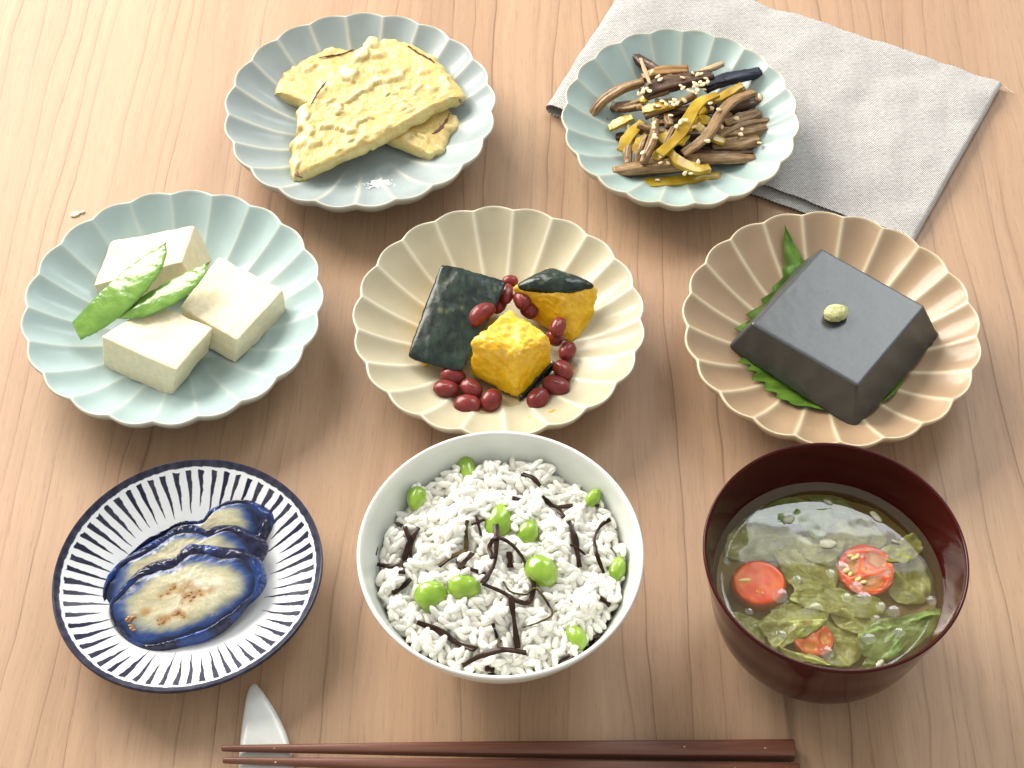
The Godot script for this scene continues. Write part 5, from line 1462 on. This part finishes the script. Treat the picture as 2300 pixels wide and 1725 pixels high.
		put("flesh", ball(at - V(0, 2.6 if i == 0 else 0.9, 0), Vector3(rad, 0.0065, rad * 0.97), Basis(Vector3.UP, i * 1.3), 44, 48, face, func(u, p):
			var r := Vector2(u.x, u.z).length()
			var c0 := Color(0.58, 0.060, 0.006).lerp(Color(0.66, 0.15, 0.012), clampf(0.4 + n3(p, 150.0, off), 0.0, 1.0))
			c0 = c0.lerp(Color(0.62, 0.26, 0.05), 0.8 * cell.call(u) if u.y > 0.0 else 0.0).lerp(Color(0.74, 0.30, 0.12), (0.6 if i > 0 else 0.0) * (1.0 - smoothstep(0.05, 0.25, r)))
			return c0.lerp(Color(0.45, 0.03, 0.01), smoothstep(0.85, 1.0, r))), M.tomato, o)
		var spots := [[Vector2(-6, -1.0), Vector2(2.8, 0.9), 0.1], [Vector2(-1.2, 4.6), Vector2(0.35, 0.9), 0.4], [Vector2(1.0, 5.2), Vector2(0.4, 0.9), 0.3]] if i == 0 else [[Vector2(-4.5, -5.5), Vector2(1.6, 0.9), 0.5], [Vector2(-3.0, -6.4), Vector2(1.5, 0.9), 1.2], [Vector2(-6.0, -6.6), Vector2(1.3, 0.8), 0.0], [Vector2(-8.4, 0.3), Vector2(1.6, 1.0), 0.4], [Vector2(-7.0, 2.2), Vector2(1.3, 0.9), 1.0], [Vector2(-4.0, 4.6), Vector2(1.7, 0.9), 0.6], [Vector2(-1.8, 6.0), Vector2(1.4, 0.9), 0.2]] if i == 1 else [[Vector2(-3, -2), Vector2(1.3, 0.8), 0.3]]
		for s in spots:
			var q: Vector3 = at + Vector3(s[0].x, 0.7 if i == 0 else 0.15, s[0].y) * 0.001
			put("seed", ball(q, Vector3(s[1].x, 0.5, s[1].y) * 0.001, Basis(Vector3.UP, s[2]), 8, 10, hold, func(_u, _p): return Color(0.72, 0.56, 0.20)), M.tomato, o)
	var bl := ["on the lower right of the left tomato half", "just in front of the seedy tomato half", "left of the bubble in front of the seedy tomato", "over the middle of the ribbed lettuce leaf", "just in front of the left tomato half", "highest on the right green leaf's upper left corner", "at the upper edge of the right green leaf", "left of the right green leaf's upper edge", "left of the front tomato piece", "in front of the front tomato piece, largest at the front", "on the left half of the right green leaf", "on the right half of the right green leaf", "against the right wall of the bowl", "just right of the left tomato half", "between the ribbed leaf and the seedy tomato", "on the upper left edge of the seedy tomato", "on the lower part of the seedy tomato"]
	var bi := 0
	for b2 in [[V(110.7,45.2,140.4),5.3,4.8],[V(144.8,45.2,141.6),6.1,4.6],[V(138.2,45.2,141.3),3.3,3.7],[V(123.4,45.2,146.5),6.4,3.7],[V(97.4,45.2,147.9),2.3,3.0],[V(151.9,45.2,145.6),3.3,3.7],[V(156.7,45.2,147.9),4.4,4.4],[V(149.1,45.2,151.6),3.3,3.3],[V(109.6,45.2,158.7),3.4,3.6],[V(127.4,45.2,166.8),4.2,4.8],[V(145.1,45.2,160.4),5.0,3.7],[V(157.5,45.2,157.6),4.2,3.7],[V(173.1,45.2,142.8),3.4,3.7],[V(118.6,45.2,132.9),2.8,3.1],[V(132.7,45.2,129.9),3.1,3.3],[V(138.2,45.2,127),3.9,5.2],[V(142.8,45.2,136.4),4.4,4.4]]:
		var at: Vector3 = b2[0]
		var s := solo("soup_bubble", at, "clear soup bubble " + bl[bi], "bubble", "clear bubbles floating on the soup")
		put_solo(s, ball(at + V(0, 0.1, 0), Vector3(b2[1] * 0.62, 0.2, b2[2] * 0.62) * 0.001, Basis(Vector3.UP, rng.randf()), 16, 24, func(u): return Vector3(u.x, maxf(u.y, -0.05), u.z) * (1.0 + 0.12 * n3(u, 1.3, at.x * 900.0))), M.bubble)
		bi += 1
	var bits: Array = [V(135.3,45.5,95),V(155,45.5,102.4),V(133.1,45.5,115.8),V(117.6,45.5,103.7),V(161.8,45.5,114.9),V(148.2,45.5,171.7)]
	var on := ["small white onion scrap at the back wall of the soup", "curved white onion scrap at the back right", "pale onion scrap in the middle of the back half", "pale onion scrap at the back left", "white onion shred near the right wall", "pale scrap beside the bright front lettuce"]
	for i in bits.size():
		var at: Vector3 = bits[i]
		var s := solo("onion_scrap", at, on[i], "onion", "")
		var off := i * 4.0
		put_solo(s, ball(at - V(0, 0.2, 0), Vector3([2.0, 3.2, 3.4, 2.6, 1.8, 2.2][i], 0.7, [0.9, 1.4, 2.2, 1.8, 0.7, 1.2][i]) * 0.001, Basis(Vector3.UP, [-0.5, -0.9, 0.1, 0.4, -0.5, 0.8][i]), 14, 16, func(u): return u * (1.0 + 0.3 * n3(u, 2.0, off)), func(_u, p): return Color(0.50, 0.52, 0.34).lerp(Color(0.66, 0.67, 0.52), 0.5 + n3(p, 300.0, off))), M.lettuce)


# ------------------------------------------------------------------ chopsticks and rest
func chopsticks() -> void:
	var o := solo("chopstick_rest", V(-103, 0, 192), "white glazed chopstick rest with a pointed end", "chopstick rest")
	var outline := [V(-110, 0, 159.8), V(-107.6, 0, 161.5), V(-103.5, 0, 167), V(-98, 0, 175.5), V(-93.5, 0, 185), V(-90.5, 0, 196), V(-90, 0, 208), V(-93.5, 0, 220), V(-100.5, 0, 226), V(-108, 0, 221), V(-112, 0, 208), V(-113.2, 0, 195), V(-113.4, 0, 183), V(-113, 0, 172), V(-112.2, 0, 163.5)]
	var line := smooth_line(outline, 6, true)
	var mid := V(-103, 0, 190)
	var rows := [[0.0, 0.0], [0.9, 0.0], [0.97, 0.0008], [1.0, 0.0022], [1.0, 0.0032], [0.985, 0.0042]]
	for i in 16:
		var s := 0.985 * (1.0 - (i + 1) / 16.0)
		rows.append([s, 0.0042 + 0.0030 * sqrt(1.0 - s * s)])
	var bump := func(p: Vector3, s: float, y: float, _f: float) -> Vector3: return Vector3.UP * (-0.0016 * exp(-pow((p.z - 0.194) / 0.012, 2.0)) * (1.0 - s) if y > 0.004 else 0.0)
	put_solo(o, puck(line, rows, mid, bump, func(_p, _s, _y, _f): return Color(0.74, 0.77, 0.74)), M.porcelain)
	var w := 512
	var im := Image.create(w, 128, false, Image.FORMAT_RGB8)
	for y in 128:
		for x in w:
			var g := 0.5 + 0.5 * fn.get_noise_2d(x * 0.012, y * 0.22)
			var f := 0.5 + 0.5 * fn.get_noise_2d(x * 0.05 + 40.0, y * 0.9)
			im.set_pixel(x, y, Color(0.085, 0.028, 0.017).lerp(Color(0.20, 0.078, 0.045), clampf(g * 0.7 + f * 0.35 - 0.05, 0.0, 1.0)).linear_to_srgb())
	var m := mat(Color.WHITE, 0.4, {"albedo_texture": ImageTexture.create_from_image(im)})
	var worn := mat(lin(0.55, 0.40, 0.28), 0.6)
	var ends := [[V(-119.3, 8.6, 191.8), V(116.6, 3.8, 190.6), "rear brown wooden chopstick lying on the white rest"], [V(-118.3, 8.4, 197.0), V(117.6, 3.8, 201.2), "front brown wooden chopstick cut by the picture edge"]]
	for e in ends:
		var a: Vector3 = e[0]
		var b: Vector3 = e[1]
		var t := thing("chopstick", a.lerp(b, 0.5), e[2], "chopstick", "pair of chopsticks")
		var v := PackedVector3Array()
		var uv := PackedVector2Array()
		var ax := (b - a).normalized()
		var sd := ax.cross(Vector3.UP).normalized()
		var up := sd.cross(ax)
		var n := 60
		var sec := ring(24)
		for i in range(-2, n + 3):
			var f := clampf(i / float(n), 0.0, 1.0)
			var r := lerpf(0.0013, 0.0041, pow(f, 0.75))
			if i == -1: r *= 0.75
			if i == n + 1: r *= 0.93
			if i == -2 or i == n + 2: r = 0.0
			var sq := smoothstep(0.05, 0.35, f)
			for k in 24:
				var q := sec[k]
				var m2 := maxf(absf(q.x), absf(q.y))
				var p4 := pow(pow(absf(q.x), 8.0) + pow(absf(q.y), 8.0), 0.125)
				q *= lerpf(1.0, 0.93 / p4, sq)
				v.append(a.lerp(b, f) + ax * (-0.0006 if i < 0 else 0.0006 if i > n else 0.0) + (sd * q.x + up * q.y) * r)
				uv.append(Vector2(f * 1.0, k / 24.0))
		put("shaft", make(v, grid(n + 5, 24, true), PackedColorArray(), uv), m, t)
		for i in 3:
			var f := rng.randf_range(0.72, 0.95) if i < 2 else 0.09
			var p := a.lerp(b, f) + up * lerpf(0.0013, 0.0041, pow(f, 0.75)) * 0.93 + sd * rng.randf_range(-0.001, 0.001)
			put("worn_spot", ball(p, V(0.45, 0.07, 0.28), Basis(Vector3.UP, 0.4), 6, 8, hold), worn, t)
